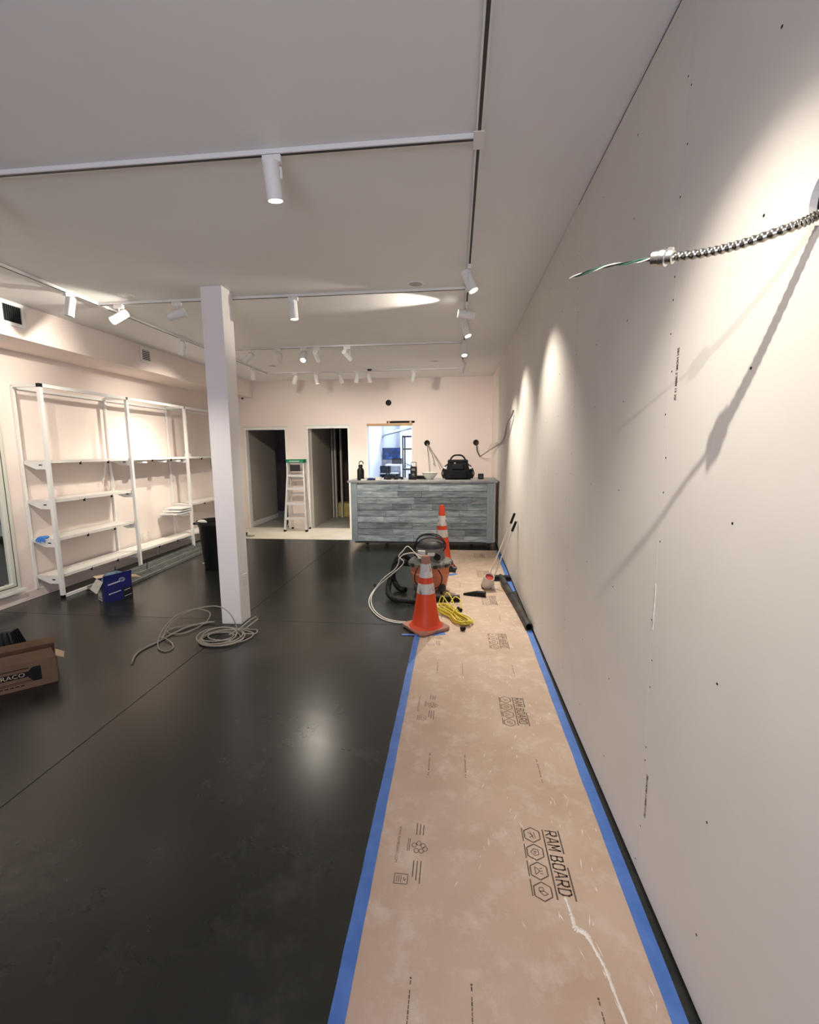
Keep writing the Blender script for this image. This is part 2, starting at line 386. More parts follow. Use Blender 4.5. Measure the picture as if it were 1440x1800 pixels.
# shop front behind the camera
fwm = MB().polyhole(rect(XL-.1, XR+.1, 0, ZC), [rect(-1.5, .4, .25, 2.75)], 'y', YF-.12, YF)
struct(fwm, 'wall_front', M['pink'])
w2 = thing('window_2', None, None, (-.55, YF-.06, .25)); tag(w2, kind='structure')
for x in (-1.48, -.55, .38): part(MB().box(x-.02, x+.02, YF-.1, YF-.02, .25, 2.75), 'mullion', M['slot'], w2, world=True)
for x in (-1.46, -.53):
    part(MB().box(x, x+.89, YF-.115, YF-.111, .27, 2.73), 'pane', M['glass'], w2, world=True)

# rooms behind the doors
struct(MB().box(-4.42, -4.32, YB+.12, 10.55, 0, 2.9), 'wall_closet', M['roomwall'])
struct(MB().box(-3.05, -2.95, YB+.12, 10.5, 0, 2.9), 'wall_partition', M['roomwall'])
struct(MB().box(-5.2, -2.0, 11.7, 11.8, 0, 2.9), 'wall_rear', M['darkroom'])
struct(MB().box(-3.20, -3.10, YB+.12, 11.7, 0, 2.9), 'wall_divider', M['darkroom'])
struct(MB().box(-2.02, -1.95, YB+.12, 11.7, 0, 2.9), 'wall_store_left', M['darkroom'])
part(MB().box(-4.32, -4.306, YB+.13, 10.54, .002, .10), 'baseboard', M['white'], bpy.data.objects['wall_closet'])
for i, x in enumerate((-2.93, -2.86, -2.72)):
    solo(MB().box(x-.02, x+.02, 10.56, 10.65, 0, 2.6), 'wall_stud', M['roomwall'], ['bare wall stud against the partition in second doorway', 'bare wall stud left of the pair above the insulation', 'bare wall stud right of the pair above the insulation'][i], 'stud', (x, 10.6, 0), 'bare studs inside the second doorway')
mb = MB()
b0 = thing('insulation_bale', 'yellow fibrous insulation bale on floor inside the second doorway', 'insulation', (-2.55, 10.85, 0))
for i in range(2):
    bm = bmesh.new(); bmesh.ops.create_cube(bm, size=1); bmesh.ops.subdivide_edges(bm, edges=bm.edges[:], cuts=6, use_grid_fill=True)
    for v in bm.verts:
        c = v.co; d = c.normalized()*.62; v.co = c.lerp(d, .22)
        v.co += Vector((random.uniform(-1,1), random.uniform(-1,1), random.uniform(-1,1)))*.03
    mb = MB().add([(v.co.x*.34, v.co.y*.36, (v.co.z+.5)*.34) for v in bm.verts], [tuple(v.index for v in f.verts) for f in bm.faces], Matrix.Translation((-.17+.33*i, 0, 0))); bm.free()
    part(mb, 'batt', M['insul'], b0, smooth=True)

# storeroom behind the pass-through
struct(MB().box(-1.95, -1.935, YB+.12, 11.9, 0, 2.98), 'wall_store_side', M['storewall'])
struct(MB().box(-2.6, 1.0, 12.0, 12.1, 0, 2.98), 'wall_store_back', M['storewall'])
struct(MB().box(-1.42, -1.25, 11.6, 11.99, 0, 2.98), 'wall_store_pier', M['storewall'])
struct(MB().box(.62, .69, YB+.12, 11.98, 0, 2.98), 'wall_store_right', M['storewall'])
lt = thing('tube_light', 'bright fluorescent tube fitting on the storeroom ceiling', 'light', (-.9, 10.6, 2.9))
part(MB().box(-.08, .08, -.6, .6, .04, .088), 'housing', M['white'], lt)
part(MB().cyl((0, -.57, .02), (0, .57, .02), .018), 'tube', M['lamp'], lt, smooth=True)
area('storeroom_tube_light', (-.9, 10.6, 2.86), (0, 0, 0), .16, 1.15, 62, COOL)
dc = thing('dome_camera', 'small dome camera on the storeroom wall at top of pass-through', 'camera', (-1.86, 11.2, 2.33))
part(MB().lathe([(.05, 0), (.05, .03)], 20), 'base', M['white'], dc, smooth=True)
part(MB().sphere((0, 0, 0), .045, .045, .045), 'dome', M['blackp'], dc, smooth=True)
tv = thing('television', 'dark blue screen mounted on storeroom wall above white clutter', 'screen', (-1.90, 11.7, 1.36))
part(MB().box(-.0, .52, -.03, .03, 0, .30), 'bezel', M['blackp'], tv)
part(MB().box(.012, .508, -.033, -.0302, .014, .288), 'panel', M['screen'], tv)
part(MB().box(.2, .32, .03, .28, .1, .2), 'wall_mount', M['blackp'], tv)
rk = thing('metal_rack', 'black metal storage rack with white shelves in the storeroom', 'rack', (-1.05, 10.55, 0))
for x in (-.16, .5):
    for y in (-.2, .2): part(MB().box(x-.016, x+.016, y-.016, y+.016, 0, 1.93), 'post', M['rack'], rk)
for z in (.35, 1.16, 1.62, 1.90):
    part(MB().box(-.144, .484, -.2, .2, z, z+.02), 'shelf', M['storewall'], rk)
    part(MB().box(-.144, .484, -.214, -.2005, z-.015, z+.022), 'beam', M['rack'], rk)
ws = thing('wall_shelf', 'long white shelf running across the storeroom above the rack', 'shelf', (-1.3, 10.6, 2.02))
part(MB().bar((-.55, 1.2, 0), (.55, -1.0, .10), .06, .05), 'board', M['storewall'], ws)
part(MB().bar((-.52, 1.14, -.035), (.53, -.96, .065), .02, .012), 'rail', M['rack'], ws)
part(MB().bar((-.55, 1.21, .0), (-.55, 1.38, .0), .03, .03), 'bracket', M['rack'], ws)
bp_ = thing('work_bench', 'white bench top with black clamp in front of storeroom wall', 'bench', (-1.35, 11.1, 0))
part(MB().box(-.36, .32, -.2, .25, 1.22, 1.26), 'top', M['storewall'], bp_)
for x in (-.33, .29):
    for y in (-.17, .22): part(MB().box(x-.015, x+.015, y-.015, y+.015, 0, 1.22), 'leg', M['rack'], bp_)
for i, (x, y, z, sx, sy, sz, m, lb, ct) in enumerate([(-1.80, 11.55, 1.02, .12, .2, .16, 'rack', 'small dark box below the storeroom screen', 'box'),
        (-1.45, 11.15, 1.26, .12, .15, .12, 'rack', 'dark box standing on the white storeroom bench', 'box'),
        (-1.72, 11.5, .78, .16, .2, .14, 'rack', 'dark carton low against storeroom wall behind the counter', 'box')]):
    t = thing('storage_box', lb, ct, (x, y, z))
    part(MB().box(-sx, sx, -sy/2, sy/2, 0, sz), 'body', M[m], t, bevel=.006)
    part(MB().box(-sx-.004, sx+.004, -sy/2-.004, sy/2+.004, sz, sz+.02), 'lid', M['blackp'], t)
sb = thing('storage_cabinet', 'low white cabinet standing against the storeroom back wall', 'cabinet', (-1.66, 11.55, 0))
part(MB().box(-.26, .2, -.2, .42, 0, .78), 'body', M['storewall'], sb)
part(MB().box(-.25, .19, -.212, -.2005, .02, .76), 'door', M['whitep'], sb)
sb2 = thing('wall_ledge', 'white ledge below the storeroom screen carrying a dark box', 'shelf', (-1.75, 11.55, 1.0))
part(MB().box(-.18, .28, -.15, .44, 0, .018), 'board', M['storewall'], sb2)
for x in (-.12, .22): part(MB().box(x-.01, x+.01, -.12, .44, -.05, -.001), 'bracket', M['rack'], sb2)

# column
cl = struct(MB().box(-2.17, -1.98, 3.85, 4.04, 0.001, ZC), 'column', M['colp'], bevel=.004)
def outlet(loc, rz, label):
    e = thing('wall_outlet', label, 'outlet', loc, rz)
    part(MB().box(-.036, .036, -.006, 0, -.058, .058), 'plate', M['beige'], e, bevel=.002)
    for z in (-.022, .022):
        f = part(MB().box(-.017, .017, -.009, -.0062, z-.015, z+.015), 'socket', M['white'], e, bevel=.001)
        for x in (-.006, .006): part(MB().box(x-.0015, x+.0015, -.0095, -.0088, z-.004, z+.006), 'slit', M['blackp'], f)
    return e
outlet((-1.98, 3.955, .40), R(90), 'cream power outlet low on the white column')
outlet((XL, 6.19, .345), R(90), 'left power outlet on pink wall above the lowest shelf')
outlet((XL, 6.36, .345), R(90), 'right power outlet on pink wall above the lowest shelf')

# ------------------------------------------------------------ ceiling tracks and lights
RB = ZC-.022
def rail(p0, p1, label, covers=()):
    p0 = Vector(p0); p1 = Vector(p1)
    e = thing('track_rail', label, 'track', ((p0.x+p1.x)/2, (p0.y+p1.y)/2, ZC-.001), 0, 'white ceiling light tracks')
    part(MB().bar((p0.x, p0.y, ZC-.0115), (p1.x, p1.y, ZC-.0115), .030, .021), 'housing', M['white'], e, world=True)
    part(MB().bar((p0.x, p0.y, ZC-.0225), (p1.x, p1.y, ZC-.0225), .014, .0015), 'slot', M['slot'], e, world=True)
    for q in covers: part(MB().box(q[0]-.024, q[0]+.024, q[1]-.06, q[1]+.06, ZC-.027, ZC-.0236), 'joint_cover', M['white'], e, world=True)
    return e
XT, XT2 = .092, -3.355
rail((XT, -1.5, 0), (XT, 8.09, 0), 'long white light track running beside the drywall side wall', [(XT, 2.24), (XT, 4.15), (XT, 6.13), (XT, .3)])
rail((XT2, -.6, 0), (XT2, 8.0, 0), 'long white light track running beside the duct soffit', [(XT2, 4.2), (XT2, 3.83), (XT2, 5.45)])
CY = [.30, 2.24, 4.15, 6.13, 8.04]
names = ['white cross track over the camera nearest the shop front', 'first white cross track carrying one straight downward spotlight', 'white cross track passing behind the column top',
         'white cross track in front of the last row with a glowing spotlight', 'last white cross track just before the back wall']
for y, n in zip(CY, names): rail((XT2+.02, y, 0), (XT-.02, y, 0), n)

def aim(d): return Vector(d).normalized()
def head(x, y, d, label, lit=False, power=1.0, size=52, axis='x', grp='white cylinder track spotlights', blend=1.0, soft=.022):
    """adapter on the rail, stem, cylinder swivelling on the stem end"""
    e = thing('track_spotlight', label, 'spotlight', (x, y, RB-.002), 0, grp)
    ax = (.045, .014) if axis == 'x' else (.014, .045)
    part(MB().box(-ax[0], ax[0], -ax[1], ax[1], -.032, 0), 'adapter', M['white'], e, bevel=.003)
    d = aim(d); pv = Vector((0, 0, -.105))
    side = d.cross(Vector((0,0,1)))
    side = side.normalized() if side.length > .05 else Vector((1,0,0) if axis == 'y' else (0,1,0))
    a = pv+side*.0445
    part(MB().tube([(0,0,-.032), (0,0,-.046), a+Vector((0,0,.046)), a], .0065, 8), 'stem', M['white'], e, smooth=True)
    q = d.to_track_quat('Z', 'Y').to_matrix().to_4x4(); m = Matrix.Translation(pv) @ q
    part(MB().lathe([(.030,-.078),(.038,-.074),(.038,.078),(.038,.084),(.034,.084),(.034,.074)], 22, m), 'body', M['white'], e, smooth=True)
    part(MB().lathe([(.0335,.0745),(.0335,.0775)], 22, m), 'lens', M['lens_on'] if lit else M['lens_off'], e, smooth=True)
    if lit:
        l = bpy.data.lights.new('spot_beam', 'SPOT'); l.energy = SPOT_P*power; l.color = WARM; l.spot_size = R(size); l.spot_blend = blend; l.shadow_soft_size = soft
        lo = bpy.data.objects.new('spot_beam', l); COL.objects.link(lo); lo.parent = e
        lo.matrix_local = Matrix.Translation(pv+d*.092) @ (-d).to_track_quat('Z', 'Y').to_matrix().to_4x4()
    return e
# centre track, from the shop front to the back
head(XT, 1.0, (.57, .30, -1.80), 'spotlight on the side track lighting the wall by the loose conduit', True, .88, 70, 'y', soft=.010)
head(-.32, .30, (.95, 1.1, -1.35), 'spotlight on the cross track above the camera aimed at the drywall', True, .38, 58, soft=.012)
head(XT, 3.64, (.42, -.15, -1.0), 'nearest spotlight on side track tilted down at the drywall', True, .75, 78, 'y')
head(XT, 4.51, (-1.0, -.14, .13), 'horizontal spotlight on side track throwing a streak on the ceiling', True, .62, 50, 'y', blend=.7)
head(XT, 5.02, (.34, -.22, -1.0), 'glowing spotlight on side track just before the third cross track', True, .85, 80, 'y')
head(XT, 6.02, (.06, -.34, -.90), 'brightest glowing spotlight on side track beyond the third cross track', True, 2.2, 84, 'y')
head(XT, 7.25, (-.25, .30, -.95), 'farthest spotlight on side track hanging down near the back wall', True, 1.0, 74, 'y')
# first cross track
head(-.865, CY[1], (.03, .20, -1.0), 'large straight spotlight pointing down on the first cross track', True, .14, 60)
head(-2.75, CY[1], (-.85, .95, -.95), 'spotlight on first cross track past the frame edge aimed at shelving', True, 1.5, 82)
head(-2.45, CY[1], (.22, 1.0, -1.25), 'added spotlight on first cross track past frame edge aimed at column', True, 1.0, 56)  # unseen head, added to brighten the lower front of the column
# second cross track
head(-1.465, CY[2], (.06, .03, -1.0), 'straight spotlight on second cross track right of the column', True, 1.0, 66)
head(-2.16, CY[2], (.38, 1.0, -.50), 'added spotlight on second cross track hidden behind the column', True, 2.4, 66)  # unseen head, added to throw light on the counter front
head(-2.575, CY[2], (-1.0, -.20, -.34), 'sideways glowing spotlight just left of the column top', True, 1.2, 86)
head(-3.15, CY[2], (-.45, -.62, -.60), 'glowing spotlight angled at the camera where two tracks cross', True, .9, 70)
# left track
head(XT2, 3.82, (-.15, -.1, -1.0), 'dim spotlight on soffit track nearest the first vent', False, axis='y')
head(XT2, 5.45, (-.1, .1, -1.0), 'dim spotlight on soffit track beside the second vent', False, axis='y')
head(XT2, 6.35, (-.50, -.1, -1.0), 'spotlight on soffit track hidden behind the column', True, 1.2, 84, axis='y')
head(XT2, 7.42, (-.1, .25, -1.0), 'unlit spotlight on soffit track right of the column', False, axis='y')
# third cross track
head(-2.82, CY[3], (-.9, -.02, -.78), 'spotlight on third cross track next to the column', True, 1.35, 88)
head(-2.40, CY[3], (-.22, .85, -.50), 'spotlight on third cross track second from the column', True, 1.1, 80)
head(-2.05, CY[3], (.08, -.62, -.72), 'glowing spotlight on third cross track facing the camera', True, .40, 66)
head(-1.87, CY[3], (.05, .85, -.52), 'spotlight on third cross track right of the glowing one', True, 0.94, 78)
head(-1.45, CY[3], (.40, .85, -.50), 'spotlight on third cross track farthest from the column', True, 1.02, 78)
# last cross track
head(-2.86, CY[4], (-.35, .12, -.85), 'lit spotlight tilted left on the last cross track', True, .6, 76)
head(-2.47, CY[4], (.12, .12, -.9), 'spotlight second from left on the last cross track', True, .5, 76)
head(-2.03, CY[4], (.15, .3, -.8), 'unlit spotlight third from left on the last cross track', False)
head(-1.74, CY[4], (-.20, .12, -.95), 'lit spotlight left of the sensor on the last cross track', True, .6, 76)
head(-1.52, CY[4], (.18, .3, -.85), 'unlit spotlight directly under the sensor on the last track', False)
head(-.74, CY[4], (-.22, .25, -.90), 'lone spotlight at right on the last cross track', False)
# recessed downlights
def downlight(x, y, label):
    e = thing('recessed_light', label, 'downlight', (x, y, ZC), 0, 'recessed ceiling trims')
    part(MB().lathe([(.055,-.004),(.062,-.009),(.075,-.006),(.078,-.0005)], 28, cap=False), 'trim_ring', M['white'], e, smooth=True)
    part(MB().lathe([(.056,-.0035),(.056,-.0005)], 28), 'lens', M['lens_off'], e, smooth=True)
downlight(-.35, 4.02, 'recessed ceiling light beside the bright ceiling streak')
downlight(-2.95, 4.0, 'recessed ceiling light left of the column by the second cross track')
downlight(-3.0, 7.4, 'recessed ceiling light right of the column before the last track')
downlight(-.34, 7.4, 'recessed ceiling light near the far end of side track')
sd = thing('ceiling_sensor', 'small round sensor on the ceiling above the last cross track', 'sensor', (-1.48, 7.85, ZC))
part(MB().lathe([(.06,-.02),(.065,-.001)], 24), 'base', M['white'], sd, smooth=True)
part(MB().lathe([(.03,-.045),(.045,-.021)], 24), 'eye', M['dustblk'], sd, smooth=True)

# vents in the soffit
def vent(y0, y1, z0, z1, n, vert, label):
    e = thing('air_vent', label, 'vent', (XS, (y0+y1)/2, (z0+z1)/2), 0, 'soffit air vents')
    part(MB().polyhole(rect(y0-.03, y1+.03, z0-.03, z1+.03), [rect(y0, y1, z0, z1)], 'x', XS-.001, XS+.012), 'frame', M['white'], e, world=True)
    part(MB().box(XS+.0005, XS+.0018, y0, y1, z0, z1), 'duct', M['joint'], e, world=True)
    for k in range(n):
        if vert:
            y = y0+(y1-y0)*(k+.5)/n; part(MB().box(XS+.002, XS+.009, y-.0022, y+.0022, z0, z1), 'slat', M['slot'], e, world=True)
        else:
            z = z0+(z1-z0)*(k+.5)/n; part(MB().box(XS+.002, XS+.009, y0, y1, z-.006, z+.003), 'slat', M['beige'], e, world=True)
vent(3.90, 4.08, 2.80, 2.95, 9, True, 'larger dark slotted vent at left end of the soffit')
vent(5.74, 5.90, 2.80, 2.935, 6, False, 'smaller louvred vent on soffit farther along')
sc_ = thing('wall_sensor', 'tiny dark sensor on the back wall beside the column', 'sensor', (-4.30, YB, 2.665))
part(MB().box(-.02, .02, -.03, 0, -.02, .02), 'bracket', M['white'], sc_)
part(MB().cyl((0, -.03, 0), (.01, -.075, -.01), .018), 'eye', M['blackp'], sc_, smooth=True)
th = thing('thermostat', 'small white plate on the back wall near the right corner', 'thermostat', (.625, YB, 2.17))
part(MB().box(-.032, .032, -.012, 0, -.05, .05), 'plate', M['pink'], th, bevel=.004)
part(MB().box(-.018, .018, -.014, -.0122, .005, .03), 'display', M['whitep'], th)

# ------------------------------------------------------------ floor protection along the wall
BX0, BX1 = -.325, .655
rb = thing('floor_protection_board', 'tan floor protection board laid along the drywall with dark printing', 'floor covering', (.165, 3.4, 0))
part(MB().box(BX0, BX1, -1.6, 7.15, .0004, .0016), 'sheet', M['kraft'], rb, world=True)
def FT(x, y): return Matrix(((0,1,0,x), (-1,0,0,y), (0,0,1,.0018), (0,0,0,1)))   # reading towards -y, letter tops towards +x
def stroke(mb, p0, p1, w):
    p0 = Vector((*p0, 0)); p1 = Vector((*p1, 0)); d = (p1-p0).normalized(); n = Vector((-d.y, d.x, 0))*w/2
    z = Vector((0, 0, .0018))
    mb.add([p0+n+z, p1+n+z, p1-n+z, p0-n+z], [(0,1,2,3)])
def poly(mb, pts, w, closed=True):
    n = len(pts)
    for i in range(n if closed else n-1): stroke(mb, pts[i], pts[(i+1)%n], w)
GLY = {'R': [[(0,0),(0,1),(.8,1),(.9,.8),(.9,.6),(.75,.45),(0,.45)], [(.4,.45),(.95,0)]], 'A': [[(0,0),(.42,1),(.58,1),(1,0)], [(.2,.3),(.8,.3)]],
       'M': [[(0,0),(0,1),(.5,.35),(1,1),(1,0)]], 'B': [[(0,0),(0,1),(.75,1),(.88,.8),(.7,.52),(.95,.25),(.8,0),(0,0)], [(0,.52),(.7,.52)]],
       'O': [[(.15,0),(0,.2),(0,.8),(.15,1),(.8,1),(.95,.8),(.95,.2),(.8,0),(.15,0)]], 'D': [[(0,0),(0,1),(.7,1),(.95,.75),(.95,.25),(.7,0),(0,0)]]}
def block_letters(mb, txt, x, yc, length, hgt):
    n = len(txt)-.5; pitch = length/n; w = pitch*.70; u = 0
    for ch in txt:
        if ch == ' ': u += pitch*.5; continue
        for pl_ in GLY[ch]:
            P = [(x+(b-.5)*hgt, yc+length/2-(u+a*w+.004*(b-.5))) for a, b in pl_]
            for i in range(len(P)-1):
                d = Vector((P[i+1][0]-P[i][0], P[i+1][1]-P[i][1])).normalized()*.0025
                stroke(mb, (P[i][0]-d.x, P[i][1]-d.y), (P[i+1][0]+d.x, P[i+1][1]+d.y), .0062)
        u += pitch
for k in range(-2, 6):
    yc = 1.61+1.036*k
    mb = MB()
    stroke(mb, (.437, yc+.151), (.437, yc+.04), .006); stroke(mb, (.437, yc-.02), (.437, yc-.153), .006)
    stroke(mb, (.372, yc+.151), (.372, yc-.153), .006)
    for j in range(4): stroke(mb, (.286, yc+.15-.077*j), (.286, yc+.085-.077*j), .0045)
    block_letters(mb, 'RAM BOARD', .4045, yc, .289, .043)
    for j in range(4):
        hy = yc+.120-.082*j; hx = .325
        poly(mb, [(hx+.037*math.cos(PI/3*i), hy+.037*math.sin(PI/3*i)) for i in range(6)] if False else [(hx+.036*math.sin(PI/3*i), hy+.037*math.cos(PI/3*i)) for i in range(6)], .005)
        if j == 0:
            poly(mb, [(hx-.016, hy+.012), (hx+.004, hy-.004), (hx-.012, hy-.014)], .003, False); poly(mb, [(hx+.008, hy+.014), (hx+.012, hy-.016)], .003, False); poly(mb, [(hx-.006, hy+.016), (hx+.004, hy-.018)], .003, False)
        elif j == 1:
            poly(mb, [(hx-.018, hy), (hx-.004, hy+.015), (hx+.012, hy+.011), (hx+.012, hy-.011), (hx-.004, hy-.015)], .003); poly(mb, circ(hx, hy, .005, 6), .003)
        elif j == 2:
            poly(mb, [(hx-.014, hy+.016), (hx-.014, hy-.016), (hx, hy-.005), (hx, hy+.005)], .003); poly(mb, [(hx+.004, hy+.010), (hx+.014, hy+.012)], .003, False); poly(mb, [(hx+.004, hy-.010), (hx+.014, hy-.012)], .003, False); poly(mb, [(hx, hy), (hx+.014, hy)], .003, False)
        else:
            poly(mb, [(hx-.012, hy+.014), (hx+.002, hy+.016), (hx+.004, hy+.002), (hx-.012, hy)], .003); poly(mb, [(hx-.012, hy), (hx+.002, hy-.016), (hx+.018, hy-.008), (hx+.004, hy+.002)], .003)
    part(mb, 'printed_logo', M['ink'], rb, world=True, label='printed block of four hexagon icons and large lettering')
    mb = MB()
    for j, dx in enumerate((-.155, -.141, -.127)):
        stroke(mb, (dx, yc+.135-.004*j), (dx, yc+.075), .0042); stroke(mb, (dx, yc-.045), (dx, yc-.115-.012*j), .0042)
    for a, b in ((-.160, .045), (-.142, .055), (-.124, .045), (-.150, .02), (-.130, .02), (-.115, .03)):
        poly(mb, [(a+.010*math.cos(PI/3*i), yc+b-.02+.011*math.sin(PI/3*i)) for i in range(6)], .0028)
    for dx in (-.186, -.179): stroke(mb, (dx, yc+.055), (dx, yc-.005), .0025)
    poly(mb, rect(-.222, -.172, yc-.145, yc-.105), .003)
    poly(mb, [(-.188, yc-.118), (-.184, yc-.132), (-.178, yc-.124)], .003, False)
    for j in range(3): stroke(mb, (-.213+.008*j, yc-.112), (-.213+.008*j, yc-.138), .0025)
    mb.text('WWW.RAMBOARD.COM', .0165, FT(-.2265, yc+.027), sx=.93)
    part(mb, 'printed_notes', M['ink'], rb, world=True, label='small printed icons and web address')
    mb = MB()
    for dx in (-.128, .056, .425):
        yy = yc+.515
        for q in range(12):
            if q not in (1, 10): stroke(mb, (dx, yy+.072-.0123*q), (dx, yy+.072-.0123*q-.0105), .0032+.0012*(q % 3 == 0))
        for s in (.078, -.082): poly(mb, circ(dx, yy+s, .0022, 6), .003)
    part(mb, 'printed_arrows', M['ink'], rb, world=True, label='thin printed alignment lines')
# plaster drip and smears
mb = MB()
pl = spline([(.40,1.47,0),(.408,1.41,0),(.41,1.365,0),(.439,1.35,0),(.456,1.299,0),(.471,1.249,0),(.477,1.189,0),(.486,1.116,0),(.50,1.0,0)], 6)
for i in range(len(pl)-1):
    w = .003+.004*random.random()+(.004 if 10 < i < 20 else 0)
    a, b = pl[i], pl[i+1]; d = (b-a).normalized(); n = Vector((-d.y, d.x, 0))
    mb.add([a+n*w+Vector((0,0,.0017)), b+n*w+Vector((0,0,.0017)), b-n*w+Vector((0,0,.0017)), a-n*w+Vector((0,0,.0017)), a+Vector((0,0,.004)), b+Vector((0,0,.004))], [(0,1,5,4),(4,5,2,3)])
for i in range(190):
    x = random.triangular(-.1, .62, .5); y = random.uniform(1.0, 4.6); a = random.uniform(-.5, .5)+PI/2; L = random.uniform(.004, .026); w = random.uniform(.0006, .0024)
    d = Vector((math.cos(a), math.sin(a), 0)); n = Vector((-d.y, d.x, 0)); c = Vector((x, y, .0018))
    mb.add([c-d*L, c+n*w, c+d*L, c-n*w], [(0,1,2,3)])
part(mb, 'plaster_smears', M['plaster'], rb, world=True, label='dried white plaster drip and smears')

def tapestrip(x0, y0, x1, y1, w, label, z=.0019):
    mb = MB(); n = max(2, int(abs(y1-y0)/.09)+1); a = Vector((x0, y0, 0)); b = Vector((x1, y1, 0)); d = (b-a).normalized(); nn = Vector((-d.y, d.x, 0))
    v = []; f = []
    for i in range(n+1):
        p = a.lerp(b, i/n)
        for s in (-1, -.2, .35, 1):
            v.append(p+nn*w/2*(s+(random.uniform(-.06,.06) if abs(s) == 1 else 0))+Vector((0,0,z+.0003+(.0012*random.random() if abs(s) < 1 else 0))))
    for i in range(n):
        for k in range(3): f.append((i*4+k, i*4+k+1, i*4+k+5, i*4+k+4))
    o = solo(mb.add(v, f), 'tape_strip', M['tape'], label, 'tape', (a.x, a.y, 0), 'blue painters tape')
    sm = o.modifiers.new('thick', 'SOLIDIFY'); sm.thickness = .0008; sm.offset = 1
    return o
tapestrip(-.325, -1.6, -.328, 3.80, .048, 'long blue painters tape strip along the dark floor side of the board')
tapestrip(.617, -1.6, .655, 3.95, .048, 'long blue painters tape strip along the wall side of the board')
tapestrip(.655, 5.05, .66, 7.1, .048, 'far blue painters tape strip beyond the black wand')
tapestrip(-.46, 3.735, -.24, 3.745, .03, 'torn blue tape piece left of the near cone base', .0035)
tapestrip(-.20, 3.77, -.09, 3.80, .07, 'crumpled blue tape piece under right corner of the near cone base', .0035)
tapestrip(-.10, 5.66, .02, 5.74, .06, 'small blue tape piece in front of the far cone')

# ------------------------------------------------------------ loose conduit at the right wall
cd = thing('armored_cable', 'ribbed metal conduit sticking out of the drywall hole with bare wires', 'cable', (.69, .985, 2.06))
path = spline([(.76, 1.0, 2.075), (.72, 1.002, 2.052), (.685, 1.004, 2.038), (.661, 1.027, 2.031), (.601, 1.083, 2.025), (.547, 1.132, 2.028), (.492, 1.183, 2.041)], 44)
Lc = sum((path[i+1]-path[i]).length for i in range(len(path)-1))
part(MB().tube(path, .01, 12, rf=lambda t: .0092+.0012*math.sin(2*PI*t*Lc/.0105)), 'armor', M['armor'], cd, smooth=True, world=True)
c0, c1 = Vector((.492, 1.183, 2.041)), Vector((.467, 1.207, 2.049))
dd = (c1-c0).normalized(); q = Matrix.Translation(c0) @ dd.to_track_quat('Z', 'Y').to_matrix().to_4x4()
cn = part(MB().lathe([(.0115,-.012),(.0145,-.010),(.0145,.004),(.0185,.005),(.0195,.012),(.0195,.018),(.0165,.020),(.0165,.036),(.011,.038)], 18, Matrix.Translation(-Vector(cd.location)) @ q), 'connector', M['chrome'], cd, smooth=True)
mm = Matrix.Translation(-Vector(cd.location)) @ q
part(MB().box(-.005, .005, .012, .021, -.005, .005, mm), 'clamp_screw', M['chrome'], cn)
wp = [Vector(p) for p in [(.468,1.207,2.049),(.435,1.258,2.062),(.395,1.312,2.076),(.36,1.375,2.085),(.328,1.44,2.093)]]
for k, (m_, nm) in enumerate((('wgreen', 'green wire'), ('whitecab', 'white wire'), ('wblack', 'black wire'))):
    pp = spline(wp, 14); out = []
    for i, p in enumerate(pp):
        t = i/(len(pp)-1); a = 2*PI*(k/3+t*2.2); rr = .0022*(1+.25*math.sin(t*9+k))
        out.append(p+Vector((.7*math.cos(a), .3*math.cos(a), math.sin(a)))*rr)
    if k == 2: out = out[:-6]
    part(MB().tube(out, .0017, 6), 'wire', M[m_], cd, smooth=True, world=True, label=nm)
c2 = thing('loose_cable', 'thin conduit curling from the drywall to the round hole above the counter', 'cable', (XR, 5.66, 2.0))
p2 = spline([(.676,5.60,2.06),(.668,5.66,2.01),(.645,5.9,1.933),(.655,6.3,1.774),(.665,6.8,1.706),(.660,7.4,1.671),(.606,8.1,1.60),(.529,8.6,1.527),(.461,8.9,1.459)], 10)
part(MB().tube(p2, .011, 8), 'sheath', M['greycab'], c2, smooth=True, world=True)
p3 = spline([(.461,8.90,1.459),(.44,8.95,1.50),(.405,8.965,1.58),(.398,8.97,1.66),(.40,9.04,1.71)], 8)
part(MB().tube(p3, .010, 8), 'tail', M['wblack'], c2, smooth=True, world=True)
for k in range(3):
    part(MB().tube(spline([(.64+.008*k,7.3,1.69+.012*k),(.61,7.9+.1*k,1.64+.025*k),(.56+.02*k,8.3,1.60+.02*k)], 6), .006, 6), 'stray_wire', M['whitecab'], c2, smooth=True, world=True)
hw = thing('hanging_wires', 'thin white wires hanging from round hole right of the pass-through', 'wires', (-.57, YB, 1.72))
for pts in ([(-.575,9.05,1.71),(-.57,8.97,1.69),(-.545,8.96,1.45),(-.52,8.95,1.16)], [(-.57,9.05,1.71),(-.565,8.97,1.69),(-.47,8.95,1.50),(-.425,8.95,1.30),(-.45,8.95,1.34)],
            [(-.565,9.05,1.71),(-.56,8.97,1.70),(-.43,8.9,1.5),(-.30,8.85,1.22)], [(-.56,9.05,1.71),(-.555,8.97,1.70),(-.40,8.9,1.46),(-.27,8.85,1.25)]):
    part(MB().tube(spline(pts, 8), .0055, 6), 'wire', M['greycab'], hw, smooth=True, world=True)

